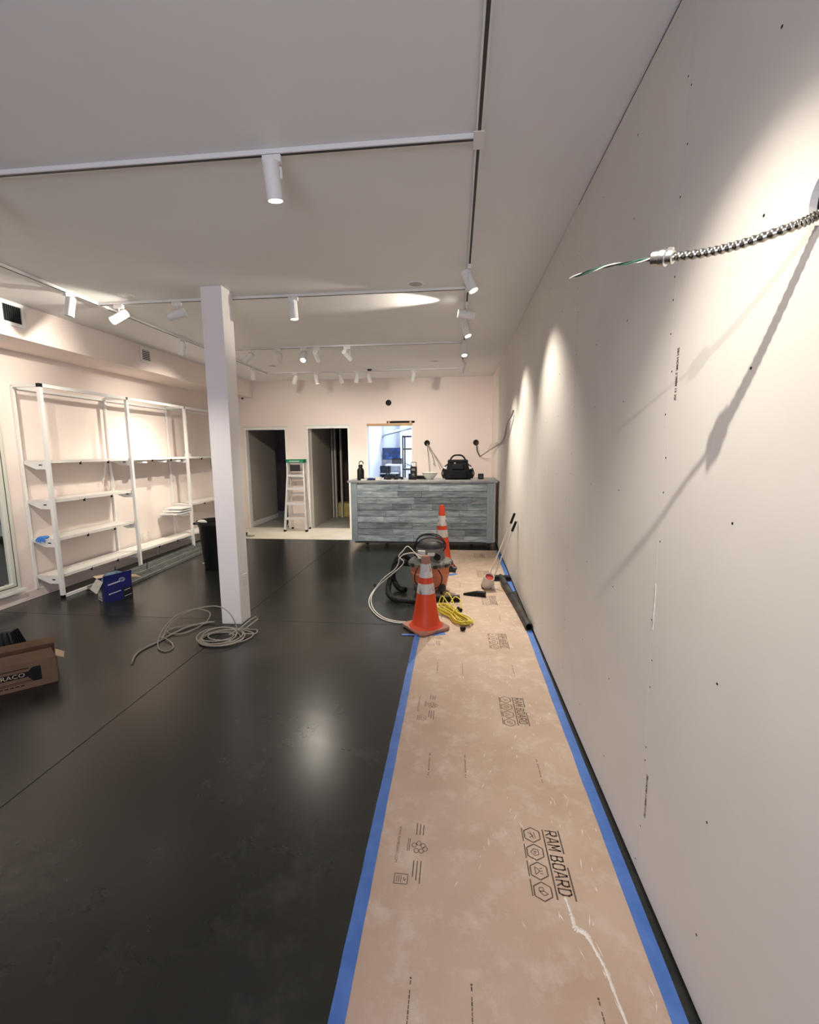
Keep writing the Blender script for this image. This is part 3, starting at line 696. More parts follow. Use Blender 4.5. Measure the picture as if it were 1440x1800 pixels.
# ------------------------------------------------------------ counter
ct = thing('rolling_counter', 'grey reclaimed wood plank counter on black casters at the back', 'counter', (-.56, 7.65, 0))
cx0, cx1, cy0, cy1 = -1.72, .60, 7.27, 8.0
part(MB().box(cx0+.01, cx1-.03, cy0+.03, cy1, .10, 1.075), 'carcass', M['slot'], ct, world=True)
part(MB().box(cx0, cx0+.105, cy0-.006, cy0+.028, .10, 1.072), 'corner_post', M['woodpost'], ct, world=True, bevel=.003)
part(MB().box(cx1-.105, cx1, cy0-.006, cy0+.028, .10, 1.072), 'corner_post', M['woodpost'], ct, world=True, bevel=.003)
part(MB().box(cx1-.028, cx1+.03, cy0+.029, cy1, .10, 1.072), 'side_panel', M['pink'], ct, world=True)
rows = [[480, 740], [475, 680, 855], [290, 615, 925], [425, 590, 770, 1065], [370, 735, 1000], [350, 485, 1010], [290, 600, 930], [430, 830, 1050], [610, 1040]]
zt = 1.045; rh = .1045
def mapx(c): return cx0+(c-65)/1220*(cx1-cx0)
def plank(x0, x1, z0, z1):
    d = random.uniform(0, .012)
    me = MB().box(-(x1-x0)/2+.0012, (x1-x0)/2-.0012, -.009-d, .014, -(z1-z0)/2+.0028, (z1-z0)/2-.0028)
    o = part(me, 'plank', M['wood'], ct, bevel=.002); o.location = Vector(((x0+x1)/2, cy0+.008, (z0+z1)/2))-Vector(ct.location)
for r, sp in enumerate(rows):
    xs = [cx0+.106]+[mapx(c) for c in sp]+[cx1-.106]
    for a, b in zip(xs[:-1], xs[1:]): plank(a, b, zt-rh*(r+1), zt-rh*r)
for a, b in ((cx0+.106, mapx(1060)), (mapx(1060), cx1-.106)): plank(a, b, zt, 1.071)
part(MB().box(cx0-.05, cx1+.06, cy0-.03, cy1+.04, 1.076, 1.112), 'top', M['woodtop'], ct, world=True, bevel=.004)
part(MB().box(cx0+.05, cx1-.005, cy0+.01, cy1, .072, .099), 'base_frame', M['slot'], ct, world=True)
for x, y in ((-1.47, 7.33), (-1.23, 7.90), (.28, 7.90), (.535, 7.33)):
    c = part(MB().box(x-.03, x+.03, y-.03, y+.03, .062, .0715).box(x-.024, x-.019, y-.02, y+.02, .022, .062).box(x+.019, x+.024, y-.02, y+.02, .022, .062), 'caster', M['blackp'], ct, world=True)
    part(MB().cyl((x-.016, y, .031), (x+.016, y, .031), .030, n=18), 'wheel', M['dustblk'], c, smooth=True, world=True)

ZT = 1.112
b = thing('water_bottle', 'black water bottle with loop cap at left end of the counter', 'bottle', (-1.58, 7.42, ZT))
part(MB().lathe([(.052,0),(.058,.006),(.058,.155),(.05,.18),(.034,.20),(.032,.215)], 24), 'body', M['blackp'], b, smooth=True)
part(MB().lathe([(.036,.216),(.036,.25),(.028,.256)], 20), 'cap', M['blackr'], b, smooth=True)
part(MB().tube([(.0+.034*math.cos(a)+.012, 0, .262+.036*math.sin(a)+.012) for a in [PI*i/10 for i in range(-1, 12)]], .008, 8), 'loop', M['blackr'], b, smooth=True)
t = thing('folded_glove', 'blue glove lying on the counter right of the bottle', 'glove', (-1.40, 7.36, ZT))
part(MB().sphere((0, 0, .02), .055, .04, .02).sphere((.05, .01, .016), .03, .025, .016), 'palm', M['bluebox'], t, smooth=True)
for k in range(4): part(MB().tube([(-.04, -.02+.015*k, .015), (-.085, -.03+.02*k, .011), (-.11, -.035+.024*k, .010)], .009, 8), 'finger', M['bluebox'], t, smooth=True)
t = thing('cutting_offcut', 'short pale wood offcut beside the bottle on the counter', 'offcut', (-1.50, 7.31, ZT))
part(MB().box(-.05, .05, -.03, .03, 0, .022), 'block', M['label'], t, bevel=.002)
t = thing('tape_roll', 'small white tape roll lying beside the blue glove', 'tape roll', (-1.28, 7.40, ZT))
part(MB().lathe([(.028,0),(.055,0),(.055,.048),(.028,.048),(.028,0)], 24, cap=False), 'roll', M['label'], t, smooth=True)
part(MB().lathe([(.025,0),(.0275,0),(.0275,.048),(.025,.048),(.025,0)], 24, cap=False), 'core', M['card'], t, smooth=True)
t = thing('tool_case', 'low black open tool tray in the middle of the counter', 'tray', (-1.05, 7.62, ZT))
part(MB().polyhole(rect(-.16, .16, -.09, .09), [rect(-.148, .148, -.078, .078)], 'z', .004, .035), 'rim', M['blackp'], t)
part(MB().box(-.16, .16, -.09, .09, 0, .004), 'base', M['blackp'], t)
for k, (x, y, a, l) in enumerate(((-1.08,7.48,.3,.16), (-.96,7.44,-.4,.13), (-.88,7.5,.9,.12))):
    e = thing('screwdriver', ['black screwdriver lying before the tool tray', 'black screwdriver lying right of the tool tray', 'short black screwdriver lying nearest the radio'][k], 'screwdriver', (x, y, ZT), a, 'tools lying on the counter')
    part(MB().cyl((-l/2, 0, .014), (0, 0, .014), .013, .010, 10), 'handle', M['blackp'], e, smooth=True)
    part(MB().cyl((0, 0, .014), (l/2, 0, .010), .004, .003, 8), 'shaft', M['steel'], e, smooth=True)
t = thing('drop_paper', 'flat white sheet of paper lying along the counter front', 'paper', (-.98, 7.33, ZT))
part(MB().box(-.24, .20, -.05, .06, 0, .0012), 'sheet', M['label'], t)
t = thing('jobsite_radio', 'black upright jobsite radio with round speaker on the counter', 'radio', (-.70, 7.5, ZT))
part(MB().box(-.052, .052, -.05, .05, 0, .215), 'body', M['blackp'], t, bevel=.008)
s = part(MB().cyl((0, -.0505, .085), (0, -.058, .085), .036, n=24), 'speaker', M['dustblk'], t, smooth=True)
part(MB().cyl((0, -.0585, .085), (0, -.062, .085), .016, n=16), 'cone', M['vacgr'], s, smooth=True)
part(MB().box(-.03, .03, -.056, -.0505, .145, .185), 'display', M['vacgr'], t)
part(MB().tube([(-.042, 0, .215), (-.042, 0, .285), (.042, 0, .285), (.042, 0, .215)], .006, 8), 'handle', M['blackp'], t)
part(MB().box(-.085, -.0525, -.03, .03, 0, .10), 'battery', M['blackr'], t, bevel=.005)
part(MB().bar((-.02, .0, .215), (-.14, .0, .275), .010, .010), 'antenna', M['blackr'], t)
t = thing('ceramic_bowl', 'off white ceramic bowl on the counter left of the black bag', 'bowl', (-.43, 7.48, ZT))
part(MB().lathe([(.045,0),(.048,.006),(.075,.03),(.112,.078),(.132,.118),(.136,.120),(.127,.114),(.105,.075),(.068,.03),(.03,.012)], 32), 'shell', M['ceramic'], t, smooth=True)
t = thing('flat_black_box', 'flat dark box on the counter behind the bowl', 'box', (-.57, 7.68, ZT))
part(MB().box(-.1, .1, -.07, .07, 0, .045), 'body', M['blackp'], t, bevel=.004); part(MB().box(-.101, .101, -.071, .071, .0452, .056), 'lid', M['dustblk'], t, bevel=.002)
# tool bag
bgx = thing('tool_bag', 'bulky black tool bag with arched handles on the counter', 'bag', (.03, 7.56, ZT))
def taper(w0, w1, d0, d1, z0, z1, x=0, y=0):
    return MB().add([(x-w0,y-d0,z0),(x+w0,y-d0,z0),(x+w0,y+d0,z0),(x-w0,y+d0,z0),(x-w1,y-d1,z1),(x+w1,y-d1,z1),(x+w1,y+d1,z1),(x-w1,y+d1,z1)], [(0,3,2,1),(4,5,6,7),(0,1,5,4),(1,2,6,5),(2,3,7,6),(3,0,4,7)])
part(taper(.215, .165, .12, .085, 0, .29), 'body', M['nylon'], bgx, bevel=.02)
part(taper(.172, .160, .092, .080, .285, .325), 'lid', M['nylon'], bgx, bevel=.012)
part(taper(.15, .13, .03, .02, .02, .15, 0, -.128), 'front_pocket', M['nylon'], bgx, bevel=.012)
part(taper(.095, .085, .02, .015, .17, .25, 0, -.105), 'upper_pocket', M['blackp'], bgx, bevel=.008)
for s in (-1, 1): part(taper(.035, .025, .075, .06, .02, .17, s*.215, 0), 'side_pocket', M['nylon'], bgx, bevel=.012)
for y in (-.05, .05): part(MB().tube(spline([(-.135, y, .29), (-.10, y, .36), (-.05, y, .395), (.05, y, .395), (.10, y, .36), (.135, y, .29)], 6), .013, 8), 'handle', M['nylon'], bgx, smooth=True)
for s in (-1, 1):
    part(MB().tube(spline([(s*.165, -.02, .25), (s*.225, -.05, .20), (s*.262, -.05, .10), (s*.235, -.04, .02)], 6), .011, 6), 'strap', M['blackr'], bgx, smooth=True)
    part(MB().box(s*.222-.012, s*.222+.012, -.075, -.06, .19, .21), 'buckle', M['chrome'], bgx)
part(MB().box(-.06, -.035, -.1, -.094, .262, .282), 'badge', M['refl'], bgx)
t = thing('cube_speaker', 'small black cube speaker at the right end of the counter', 'speaker', (.41, 7.6, ZT))
part(MB().box(-.045, .045, -.045, .045, 0, .09), 'body', M['blackp'], t, bevel=.01)
part(MB().cyl((0, -.0455, .047), (0, -.049, .047), .03, n=20), 'grille', M['dustblk'], t, smooth=True)

# ------------------------------------------------------------ step ladder
ld = thing('step_ladder', 'aluminium step ladder with green top between the two doorways', 'ladder', (-3.175, 8.75, 0))
H = 1.40
def rl(s, t): return Vector((s*(.225+(.155-.225)*t), -.14+.17*t, H*t))
def rr_(s, t): return Vector((s*(.185+(.135-.185)*t), .19-.12*t, H*t))
for s in (-1, 1):
    e = part(MB().bar(rl(s, .012), rl(s, .985), .028, .062, (0,-1,0)), 'front_rail', M['alu'], ld)
    part(MB().bar(rl(s, 0), rl(s, .03), .036, .07, (0,-1,0)), 'foot', M['blackr'], e)
    e = part(MB().bar(rr_(s, .012), rr_(s, .96), .022, .034, (0,-1,0)), 'rear_rail', M['alu'], ld)
    part(MB().bar(rr_(s, 0), rr_(s, .028), .03, .042, (0,-1,0)), 'foot', M['blackr'], e)
for k, z in enumerate((.27, .565, .86, 1.12)):
    t = z/H; a, b2 = rl(-1, t), rl(1, t)
    st = part(MB().box(a.x+.014, b2.x-.014, a.y-.035, a.y+.045, z-.012, z+.012).box(a.x+.014, b2.x-.014, a.y-.036, a.y-.030, z-.03, z+.012), 'step', M['alu'], ld)
    if k == 0:
        for s in (-1, 1): part(MB().bar((s*.11, a.y, z-.014), rl(s, .02)+Vector((-s*.016, 0, 0)), .014, .008), 'brace', M['alu'], st)
for z in (.30, .75, 1.05):
    t = z/H; part(MB().bar(rr_(-1, t), rr_(1, t), .016, .03), 'rear_bar', M['alu'], ld)
part(MB().box(-.178, .178, -.06, .13, H-.03, H+.03).box(-.185, .185, -.07, .14, H+.022, H+.036), 'top_cap', M['green'], ld, bevel=.008)
part(MB().box(-.10, .10, -.0625, -.0605, H-.008, H+.006), 'cap_label', M['label'], ld)
part(MB().box(-.10, .10, -.05, -.03, 1.20, 1.33), 'paper_label', M['dustblk'], ld)
for s in (-1, 1): part(MB().bar(rl(s, .66)+Vector((-s*.022,.03,0)), rr_(s, .66), .006, .02), 'spreader', M['alu'], ld)

# ------------------------------------------------------------ traffic cones
def cone(loc, rz, Hc, rb_, rt_, base, bands, label, top_old=False):
    e = thing('traffic_cone', label, 'cone', loc, rz, 'orange traffic cones')
    s = base/2; c = s*.18
    part(MB().prism([(-s+c,-s),(s-c,-s),(s,-s+c),(s,s-c),(s-c,s),(-s+c,s),(-s,s-c),(-s,-s+c)], .004, .030), 'base', M['coneold'] if top_old else M['blackr'], e, bevel=.006)
    z0 = .031
    def rad(z): return rb_+(rt_-rb_)*(z-z0)/(Hc-z0)
    part(MB().lathe([(rb_+.028, z0), (rb_+.012, z0+.014), (rb_, z0+.03)]+[(rad(z0+.03+(Hc-z0-.03)*i/6), z0+.03+(Hc-z0-.03)*i/6) for i in range(1, 7)]+[(rt_*.75, Hc+.002)], 32), 'shell', M['orange'], e, smooth=True)
    for a, b in bands: part(MB().lathe([(rad(a)+.0015, a), (rad(b)+.0015, b)], 32, cap=False), 'reflective_band', M['refl'], e, smooth=True)
    return e
c1_ = cone((-.262, 3.905, .0045), R(38), .665, .125, .032, .33, [(.335, .425), (.478, .60)], 'nearer scuffed orange traffic cone with two dirty reflective bands', True)
part(MB().lathe([(.0435, .601), (.034, .667), (.024, .669)], 32), 'worn_tip', M['coneold'], c1_, smooth=True)
cone((-.185, 6.05, .0025), R(12), .86, .135, .030, .36, [(.43, .53), (.585, .72)], 'farther tall orange traffic cone standing behind the vacuum')

# ------------------------------------------------------------ shop vacuum
vc = thing('shop_vacuum', 'orange drum shop vacuum with grey motor head and black hose', 'vacuum', (-.285, 5.02, .002))
part(MB().lathe([(.165,.05),(.185,.06),(.215,.21),(.222,.215),(.222,.235),(.218,.24),(.226,.30),(.236,.305),(.236,.325)], 36), 'drum', M['vacor'], vc, smooth=True)
part(MB().lathe([(.242,.322),(.245,.345),(.235,.36),(.19,.372),(.175,.385)], 36), 'lid', M['vacgr'], vc, smooth=True)
for k in range(22):
    a = 2*PI*k/22; part(MB().box(-.021, .021, -.012, .012, .315, .352, Matrix.Rotation(a, 4, 'Z') @ Matrix.Translation((0, -.246, 0))), 'lid_tooth', M['dustblk'] if k % 2 else M['vacgr'], vc, bevel=.005)
part(MB().lathe([(.172,.375),(.168,.42),(.160,.50),(.150,.515)], 32), 'motor_housing', M['vacgr'], vc, smooth=True)
part(MB().lathe([(.158,.516),(.158,.535),(.140,.565),(.10,.585)], 32), 'motor_cap', M['dustblk'], vc, smooth=True)
part(MB().box(-.02, .06, -.175, -.155, .44, .475), 'switch_plate', M['label'], vc, bevel=.003)
part(MB().box(-.13, -.045, -.185, -.13, .41, .50), 'latch_label', M['refl'], vc, bevel=.006)
part(MB().cyl((.075, -.13, .43), (.09, -.185, .43), .036, n=20), 'port', M['blackp'], vc, smooth=True)
part(MB().tube(spline([(-.155, -.02, .50), (-.15, -.03, .59), (-.09, -.03, .65), (.0, -.03, .665), (.09, -.03, .65), (.15, -.03, .59), (.155, -.02, .50)], 6), .009, 8), 'carry_handle', M['dustblk'], vc, smooth=True)
for k in range(4):
    a = PI/4+PI/2*k; x, y = .19*math.cos(a), .19*math.sin(a)
    e = part(MB().lathe([(.045,.045),(.05,.05),(.045,.10),(.02,.12)], 14, Matrix.Translation((x, y, 0))), 'caster_boot', M['dustblk'], vc, smooth=True)
    part(MB().cyl((x-.013, y, .028), (x+.013, y, .028), .027, n=16), 'wheel', M['blackp'], e, smooth=True)
# black power cord wound over the head
cp = []
for i in range(70):
    t = i/69; a = t*2*PI*1.8
    cp.append((.175*math.cos(a)+.01*math.sin(3*a), -.02+.06*math.sin(a*.5)-.06, .52+.135*math.sin(a*1.0)*(.9)+.02*math.sin(5*t)))
part(MB().tube(cp, .006, 6), 'power_cord', M['blackr'], vc, smooth=True)
part(MB().tube(spline([(-.12,-.20,.33), (-.155,-.26,.24), (-.13,-.27,.15), (0,-.28,.10), (.11,-.27,.13), (.14,-.25,.22), (.10,-.22,.30)], 7), .006, 6), 'cord_loop', M['blackr'], vc, smooth=True)
# hose: ribbed, drooping left of the drum
hp = spline([(-.245, .02, .30), (-.33, -.06, .32), (-.41, -.12, .24), (-.45, -.20, .12), (-.43, -.34, .052), (-.33, -.46, .034), (-.16, -.49, .034), (.02, -.42, .034), (.12, -.385, .034)], 26)
Lh = sum((hp[i+1]-hp[i]).length for i in range(len(hp)-1))
part(MB().tube(hp, .03, 12, rf=lambda t: .0295+.0025*math.sin(2*PI*t*Lh/.019)), 'hose', M['blackr'], vc, smooth=True)
hp2 = spline([(-.235,.06,.33), (-.30,-.02,.41), (-.38,-.02,.36), (-.43,.0,.22), (-.42,.02,.10), (-.36,-.06,.036), (-.27,-.12,.034)], 26)
part(MB().tube(hp2, .03, 12, rf=lambda t: .0295+.0025*math.sin(2*PI*t*50)), 'hose_bend', M['blackr'], vc, smooth=True)
part(MB().cyl((.12, -.385, .034), (.33, -.36, .034), .031, .036, 18), 'hose_end', M['blackp'], vc, smooth=True)
part(MB().cyl((.20, -.01, .262), (.292, -.02, .25), .040, .034, 18), 'blower_port', M['dustblk'], vc, smooth=True)

wc = thing('white_cord', 'white power cord looping from the vacuum out over dark floor', 'cord', (-.8, 4.5, 0))
wpth = [(-.36,4.72,.47),(-.45,4.72,.505),(-.55,4.72,.488),(-.605,4.72,.44),(-.615,4.74,.385),(-.665,4.78,.30),(-.79,4.85,.19),(-.89,4.85,.07),(-.93,4.72,.012),(-.90,4.5,.008),(-.82,4.28,.008),(-.70,4.09,.008),(-.56,4.0,.008),(-.46,3.995,.008)]
part(MB().tube(spline(wpth, 8), .0055, 7), 'strand', M['whitecab'], wc, smooth=True, world=True)
part(MB().tube(spline([(-.38,4.70,.45),(-.50,4.72,.575),(-.56,4.72,.53),(-.61,4.74,.46),(-.56,4.76,.40),(-.60,4.80,.33),(-.74,4.84,.20),(-.87,4.86,.08),(-.915,4.74,.014),(-.875,4.5,.008),(-.80,4.29,.008),(-.68,4.11,.008),(-.55,4.03,.008),(-.46,4.02,.008)], 8), .0055, 7), 'strand', M['whitecab'], wc, smooth=True, world=True)
part(MB().lathe([(.018,0),(.018,.012)], 12, Matrix.Translation((-.9,4.86,.09)) @ Matrix.Rotation(R(60), 4, 'X')), 'cable_tie', M['blackp'], wc, world=True)

ye = thing('extension_cord', 'bundled yellow extension cord lying on the board by the near cone', 'cord', (0, 4.2, .002))
rnd = random.Random(3)
for k in range(9):
    off = rnd.uniform(-.03, .03); w = rnd.uniform(.05, .105); L = rnd.uniform(.19, .27)
    pts = []
    for i in range(26):
        a = 2*PI*i/26; lx = L*math.cos(a); ly = w*math.sin(a)*(abs(math.cos(a))*.9+.25)
        ang = R(-58); x = .0+lx*math.cos(ang)-ly*math.sin(ang)+off; y = 4.19+lx*math.sin(ang)+ly*math.cos(ang)+off*.6
        pts.append((x, y, .010+.006*k*(1-.2*math.cos(a))+.003*math.sin(3*a+k)))
    part(MB().tube(pts, .0058, 6, closed=True), 'coil', M['yellow'], ye, smooth=True, world=True)
part(MB().tube([(.0+.05*math.cos(a)*.6, 4.19+.055*math.cos(a), .036+.045*math.sin(a)) for a in [2*PI*i/16 for i in range(16)]], .0065, 6, closed=True), 'wrap', M['yellow'], ye, smooth=True, world=True)
for pts in ([(-.17,4.50,.02),(-.14,4.55,.09),(-.08,4.45,.06),(-.03,4.28,.04)], [(-.13,4.55,.02),(-.09,4.58,.12),(-.03,4.45,.09),(.0,4.26,.04)], [(-.06,4.5,.02),(0.0,4.6,.07),(.06,4.52,.05),(.05,4.35,.03)]):
    part(MB().tube(spline(pts, 8), .0058, 6), 'loose_loop', M['yellow'], ye, smooth=True, world=True)
part(MB().cyl((.055, 3.86, .022), (.085, 3.88, .022), .019, n=12), 'plug', M['blackr'], ye, smooth=True, world=True)
part(MB().cyl((.03, 4.40, .02), (.06, 4.34, .02), .016, n=12), 'socket', M['blackr'], ye, smooth=True, world=True)

t = thing('crevice_nozzle', 'short black vacuum nozzle lying alone on the board', 'nozzle', (.21, 4.86, .002), R(-16))
part(MB().add([(-.12,-.03,.004),(-.12,.0,.004),(-.12,.0,.02),(-.12,-.03,.02)]+[(.02,-.026,.002),(.02,.026,.002),(.02,.026,.052),(.02,-.026,.052)], [(0,1,2,3),(4,7,6,5),(0,4,5,1),(1,5,6,2),(2,6,7,3),(3,7,4,0)]), 'snout', M['blackp'], t, bevel=.004)
part(MB().cyl((.02, 0, .031), (.125, 0, .031), .028, .032, 18), 'collar', M['blackp'], t, smooth=True)

# wand with floor head by the wall
wd = thing('vacuum_wand', 'dusty black vacuum wand with wide floor head along the wall', 'wand', (.62, 4.7, 0))
wpA, wpB, wpC = Vector((.548, 5.44, .075)), Vector((.60, 4.75, .052)), Vector((.655, 3.915, .036))
part(MB().cyl(wpA, wpA.lerp(wpB, .25), .022, .030, 18), 'swivel', M['dustblk'], wd, smooth=True, world=True)
part(MB().cyl(wpA.lerp(wpB, .2), wpB, .034, .034, 20), 'upper_tube', M['dustblk'], wd, smooth=True, world=True)
v = (wpC-wpB).normalized(); qv = Matrix.Translation(wpB-v*.03) @ v.to_track_quat('Z', 'Y').to_matrix().to_4x4(); LL = (wpC-wpB).length+.03
part(MB().lathe([(.027,0),(.030,.01),(.030,LL-.16),(.033,LL-.15),(.034,LL),(.027,LL),(.026,LL-.2)], 22, qv, cap=False), 'lower_tube', M['dustblk'], wd, smooth=True, world=True)
part(MB().box(.43, .675, 5.44, 5.53, .003, .06), 'floor_head', M['blackp'], wd, world=True, bevel=.012)
part(MB().box(.432, .673, 5.437, 5.4395, .002, .02), 'brush_strip', M['dustblk'], wd, world=True)

# long handled broom and dustpan leaning on the wall
dp = thing('long_dustpan', 'white dustpan with red inside and long white pole leaning on drywall', 'dustpan', (.37, 5.13, .002))
tilt = Matrix.Translation((-.01, .03, .025)) @ Matrix.Rotation(R(12), 4, 'Y') @ Matrix.Rotation(R(36), 4, 'X')
sc2 = part(MB().lathe([(.052,.0),(.060,.008),(.066,.08),(.064,.14),(.054,.175),(.048,.170),(.056,.14),(.056,.10)], 24, tilt), 'scoop', M['dirtywhite'], dp, smooth=True)
part(MB().lathe([(.0545,.11),(.052,.150)], 24, tilt), 'liner', M['red'], sc2, smooth=True)
part(MB().lathe([(.062,-.004),(.062,.010)], 24, tilt), 'rubber_edge', M['blackr'], sc2, smooth=True)
part(MB().cyl((.03, .07, .158), (.25, .0, .768), .0085), 'pole', M['whitecab'], dp, smooth=True)
part(MB().cyl((.25, .0, .768), (.288, -.012, .885), .0150, .0135), 'grip', M['blackr'], dp, smooth=True)
br = thing('long_broom', 'second long white pole with black grip beside the dustpan pole', 'broom', (.46, 5.17, .002))
part(MB().cyl((-.025, .0, .10), (.170, -.09, .688), .0085), 'pole', M['whitecab'], br, smooth=True)
part(MB().cyl((.170, -.09, .688), (.208, -.11, .80), .0150, .0135), 'grip', M['blackr'], br, smooth=True)
part(taper(.018, .012, .05, .03, 0, .105, -.025, .0), 'brush_head', M['dirtywhite'], br, bevel=.005)

# ------------------------------------------------------------ cables by the column
cc = thing('cable_coil', 'coil of grey cable lying at the foot of the column', 'cable', (-2.0, 3.5, 0))
rnd = random.Random(5)
for k in range(7):
    r_ = (.155, .185, .17, .125, .11, .19, .14)[k]; x, y = -2.005+rnd.uniform(-.02,.02), 3.505+rnd.uniform(-.015,.015)
    part(MB().tube([(x+r_*math.cos(a)*1.02, y+r_*.92*math.sin(a), .010+.009*k*(.6+.4*math.sin(a+k))) for a in [2*PI*i/36 for i in range(36)]], 0.0048, 7, closed=True), 'turn', M['greycab'], cc, smooth=True, world=True)
part(MB().tube(spline([(-1.87,3.42,.03),(-1.80,3.45,.012),(-1.75,3.56,.01),(-1.78,3.65,.01),(-1.86,3.68,.015),(-1.90,3.66,.03)], 8), 0.0048, 7), 'loose_loop', M['greycab'], cc, smooth=True, world=True)
part(MB().tube(spline([(-1.95,3.69,.03),(-1.84,3.72,.012),(-1.77,3.71,.012),(-1.75,3.64,.01),(-1.84,3.60,.02)], 8), 0.0048, 7), 'loose_loop', M['greycab'], cc, smooth=True, world=True)
part(MB().tube([(-1.89,3.60,.05),(-1.83,3.72,.10),(-1.79,3.75,.12),(-1.765,3.74,.105),(-1.84,3.66,.05)], .006, 7), 'bent_end', M['greycab'], cc, smooth=True, world=True)
part(MB().tube(spline([(-2.475,3.42,.03),(-2.50,3.58,.10),(-2.35,3.62,.20),(-2.157,3.62,.252),(-2.03,3.60,.255),(-1.945,3.58,.21),(-1.895,3.57,.13),(-1.885,3.56,.07),(-1.92,3.5,.05)], 8), 0.0048, 7), 'arching_strand', M['greycab'], cc, smooth=True, world=True)
c3 = thing('loose_cable_loops', 'loose grey cable loops sprawling left of the column', 'cable', (-2.45, 3.6, 0))
part(MB().tube(spline([(-2.45,3.02,.008),(-2.52,3.16,.008),(-2.53,3.28,.008),(-2.50,3.40,.008),(-2.49,3.52,.008),(-2.44,3.71,.012),(-2.34,3.83,.012),(-2.24,3.84,.02)], 8), .0085, 7), 'free_end', M['greycab'], c3, smooth=True, world=True)
part(MB().tube(spline([(-2.56,3.5,.018),(-2.46,3.45,.016),(-2.37,3.39,.01),(-2.30,3.30,.008),(-2.32,3.24,.008),(-2.40,3.27,.008),(-2.48,3.37,.016),(-2.56,3.52,.03),(-2.60,3.70,.06),(-2.58,3.85,.09),(-2.50,3.95,.10),(-2.42,3.98,.08),(-2.36,3.98,.05),(-2.33,3.88,.02),(-2.33,3.76,.012),(-2.37,3.61,.012),(-2.46,3.56,.012),(-2.55,3.6,.012),(-2.55,3.69,.012),(-2.42,3.78,.012),(-2.30,3.82,.014)], 8), 0.0048, 7), 'loops', M['greycab'], c3, smooth=True, world=True)

# ------------------------------------------------------------ left wall shelving
PX = -4.335; PY = [4.43, 5.685, 6.97, 8.25]; ZTOP = 2.30
sh = thing('wall_shelving', 'white metal wall shelving with posts and long shelves on left side', 'shelving', (-4.5, 6.3, 0))
for i, y in enumerate(PY):
    e = part(MB().box(PX-.018, PX+.018, y-.018, y+.018, .035, ZTOP-.018), 'post', M['white'], sh, world=True)
    part(MB().box(PX-.016, PX+.016, y-.016, y+.016, .001, .0345), 'foot', M['blackp'], e, world=True)
    part(MB().box(PX-.019, PX+.0192, y-.0195, y+(.0195 if i == 0 else -.008), ZTOP-.017, ZTOP+.020), 'corner_joint', M['blackp'], e, world=True)
    part(MB().box(XL+.004, XL+.030, y-.013, y+.013, .102, ZTOP), 'wall_post', M['white'], sh, world=True)
    part(MB().box(XL+.031, PX-.0195, y-.015, y+.015, ZTOP-.015, ZTOP+.018), 'top_arm', M['white'], sh, world=True)
for a, b in zip(PY[:-1], PY[1:]):
    part(MB().box(PX-.018, PX+.018, a+.0205, b-.0205, ZTOP-.016, ZTOP+.019), 'top_rail', M['white'], sh, world=True)
    part(MB().box(XL+.004, XL+.030, a+.014, b-.014, ZTOP-.03, ZTOP), 'wall_rail', M['white'], sh, world=True)
part(MB().box(PX-.014, PX+.014, PY[0]+.019, PY[1]-.019, .003, .035), 'floor_rail', M['white'], sh, world=True)
def shelf(bay, z):
    a, b = PY[bay], PY[bay+1]
    s = part(MB().box(XL+.032, PX-.02, a+.001, b-.001, z-.018, z).box(PX-.022, PX-.0185, a+.02, b-.02, z-.03, z), 'shelf', M['whitep'], sh, world=True)
    for y in (a+.004, b-.010):
        part(MB().add([(XL+.033, y, z-.019), (PX-.019, y, z-.019), (PX-.019, y, z-.095), (PX-.15, y, z-.095), (XL+.033, y, z-.035)]+[(XL+.033, y+.005, z-.019), (PX-.019, y+.005, z-.019), (PX-.019, y+.005, z-.095), (PX-.15, y+.005, z-.095), (XL+.033, y+.005, z-.035)],
             [(0,1,2,3,4),(9,8,7,6,5),(0,5,6,1),(1,6,7,2),(2,7,8,3),(3,8,9,4),(4,9,5,0)]), 'bracket', M['white'], s, world=True)
        part(MB().box(PX-.115, PX-.075, y-.0012, y+.0062, z-.055, z-.043), 'slot_hole', M['blackp'], s, world=True)
    for t in (.36, .70):
        y = a+(b-a)*t; part(MB().box(PX-.035, PX-.0175, y-.006, y+.006, z-.055, z-.019), 'clip', M['blackp'], s, world=True)
for z in (1.52, 1.09, .668, .255): shelf(0, z)
for z in (1.52, .255): shelf(1, z)
for z in (1.52, .75, .255): shelf(2, z)
# spare parts on the shelving
for k in range(3):
    solo(MB().box(-4.61+.01*k, -4.33+.012*k, 6.56+.06*k, 6.935, .62+.037*k, .642+.037*k), 'spare_shelf_bracket', M['white'], ['lowest spare white shelf piece stacked at the third post', 'middle spare white shelf piece stacked at the third post', 'topmost spare white shelf piece stacked at the third post'][k], 'shelf part', (-4.47, 6.75, .62+.037*k), 'spare shelf pieces', bevel=.003)
t = thing('shelf_support_arm', 'white angled arm carrying the spare shelf pieces at the third post', 'bracket', (-4.47, 6.72, .575))
part(MB().add([(-.16,.18,.042),(.10,.18,.042),(.13,.18,.0),(.02,.18,-.02)]+[(-.16,.186,.042),(.10,.186,.042),(.13,.186,.0),(.02,.186,-.02)], [(0,1,2,3),(7,6,5,4),(0,4,5,1),(1,5,6,2),(2,6,7,3),(3,7,4,0)]), 'plate', M['white'], t)
part(MB().box(-.15, .12, -.15, .19, .0425, .0448), 'tray', M['white'], t)
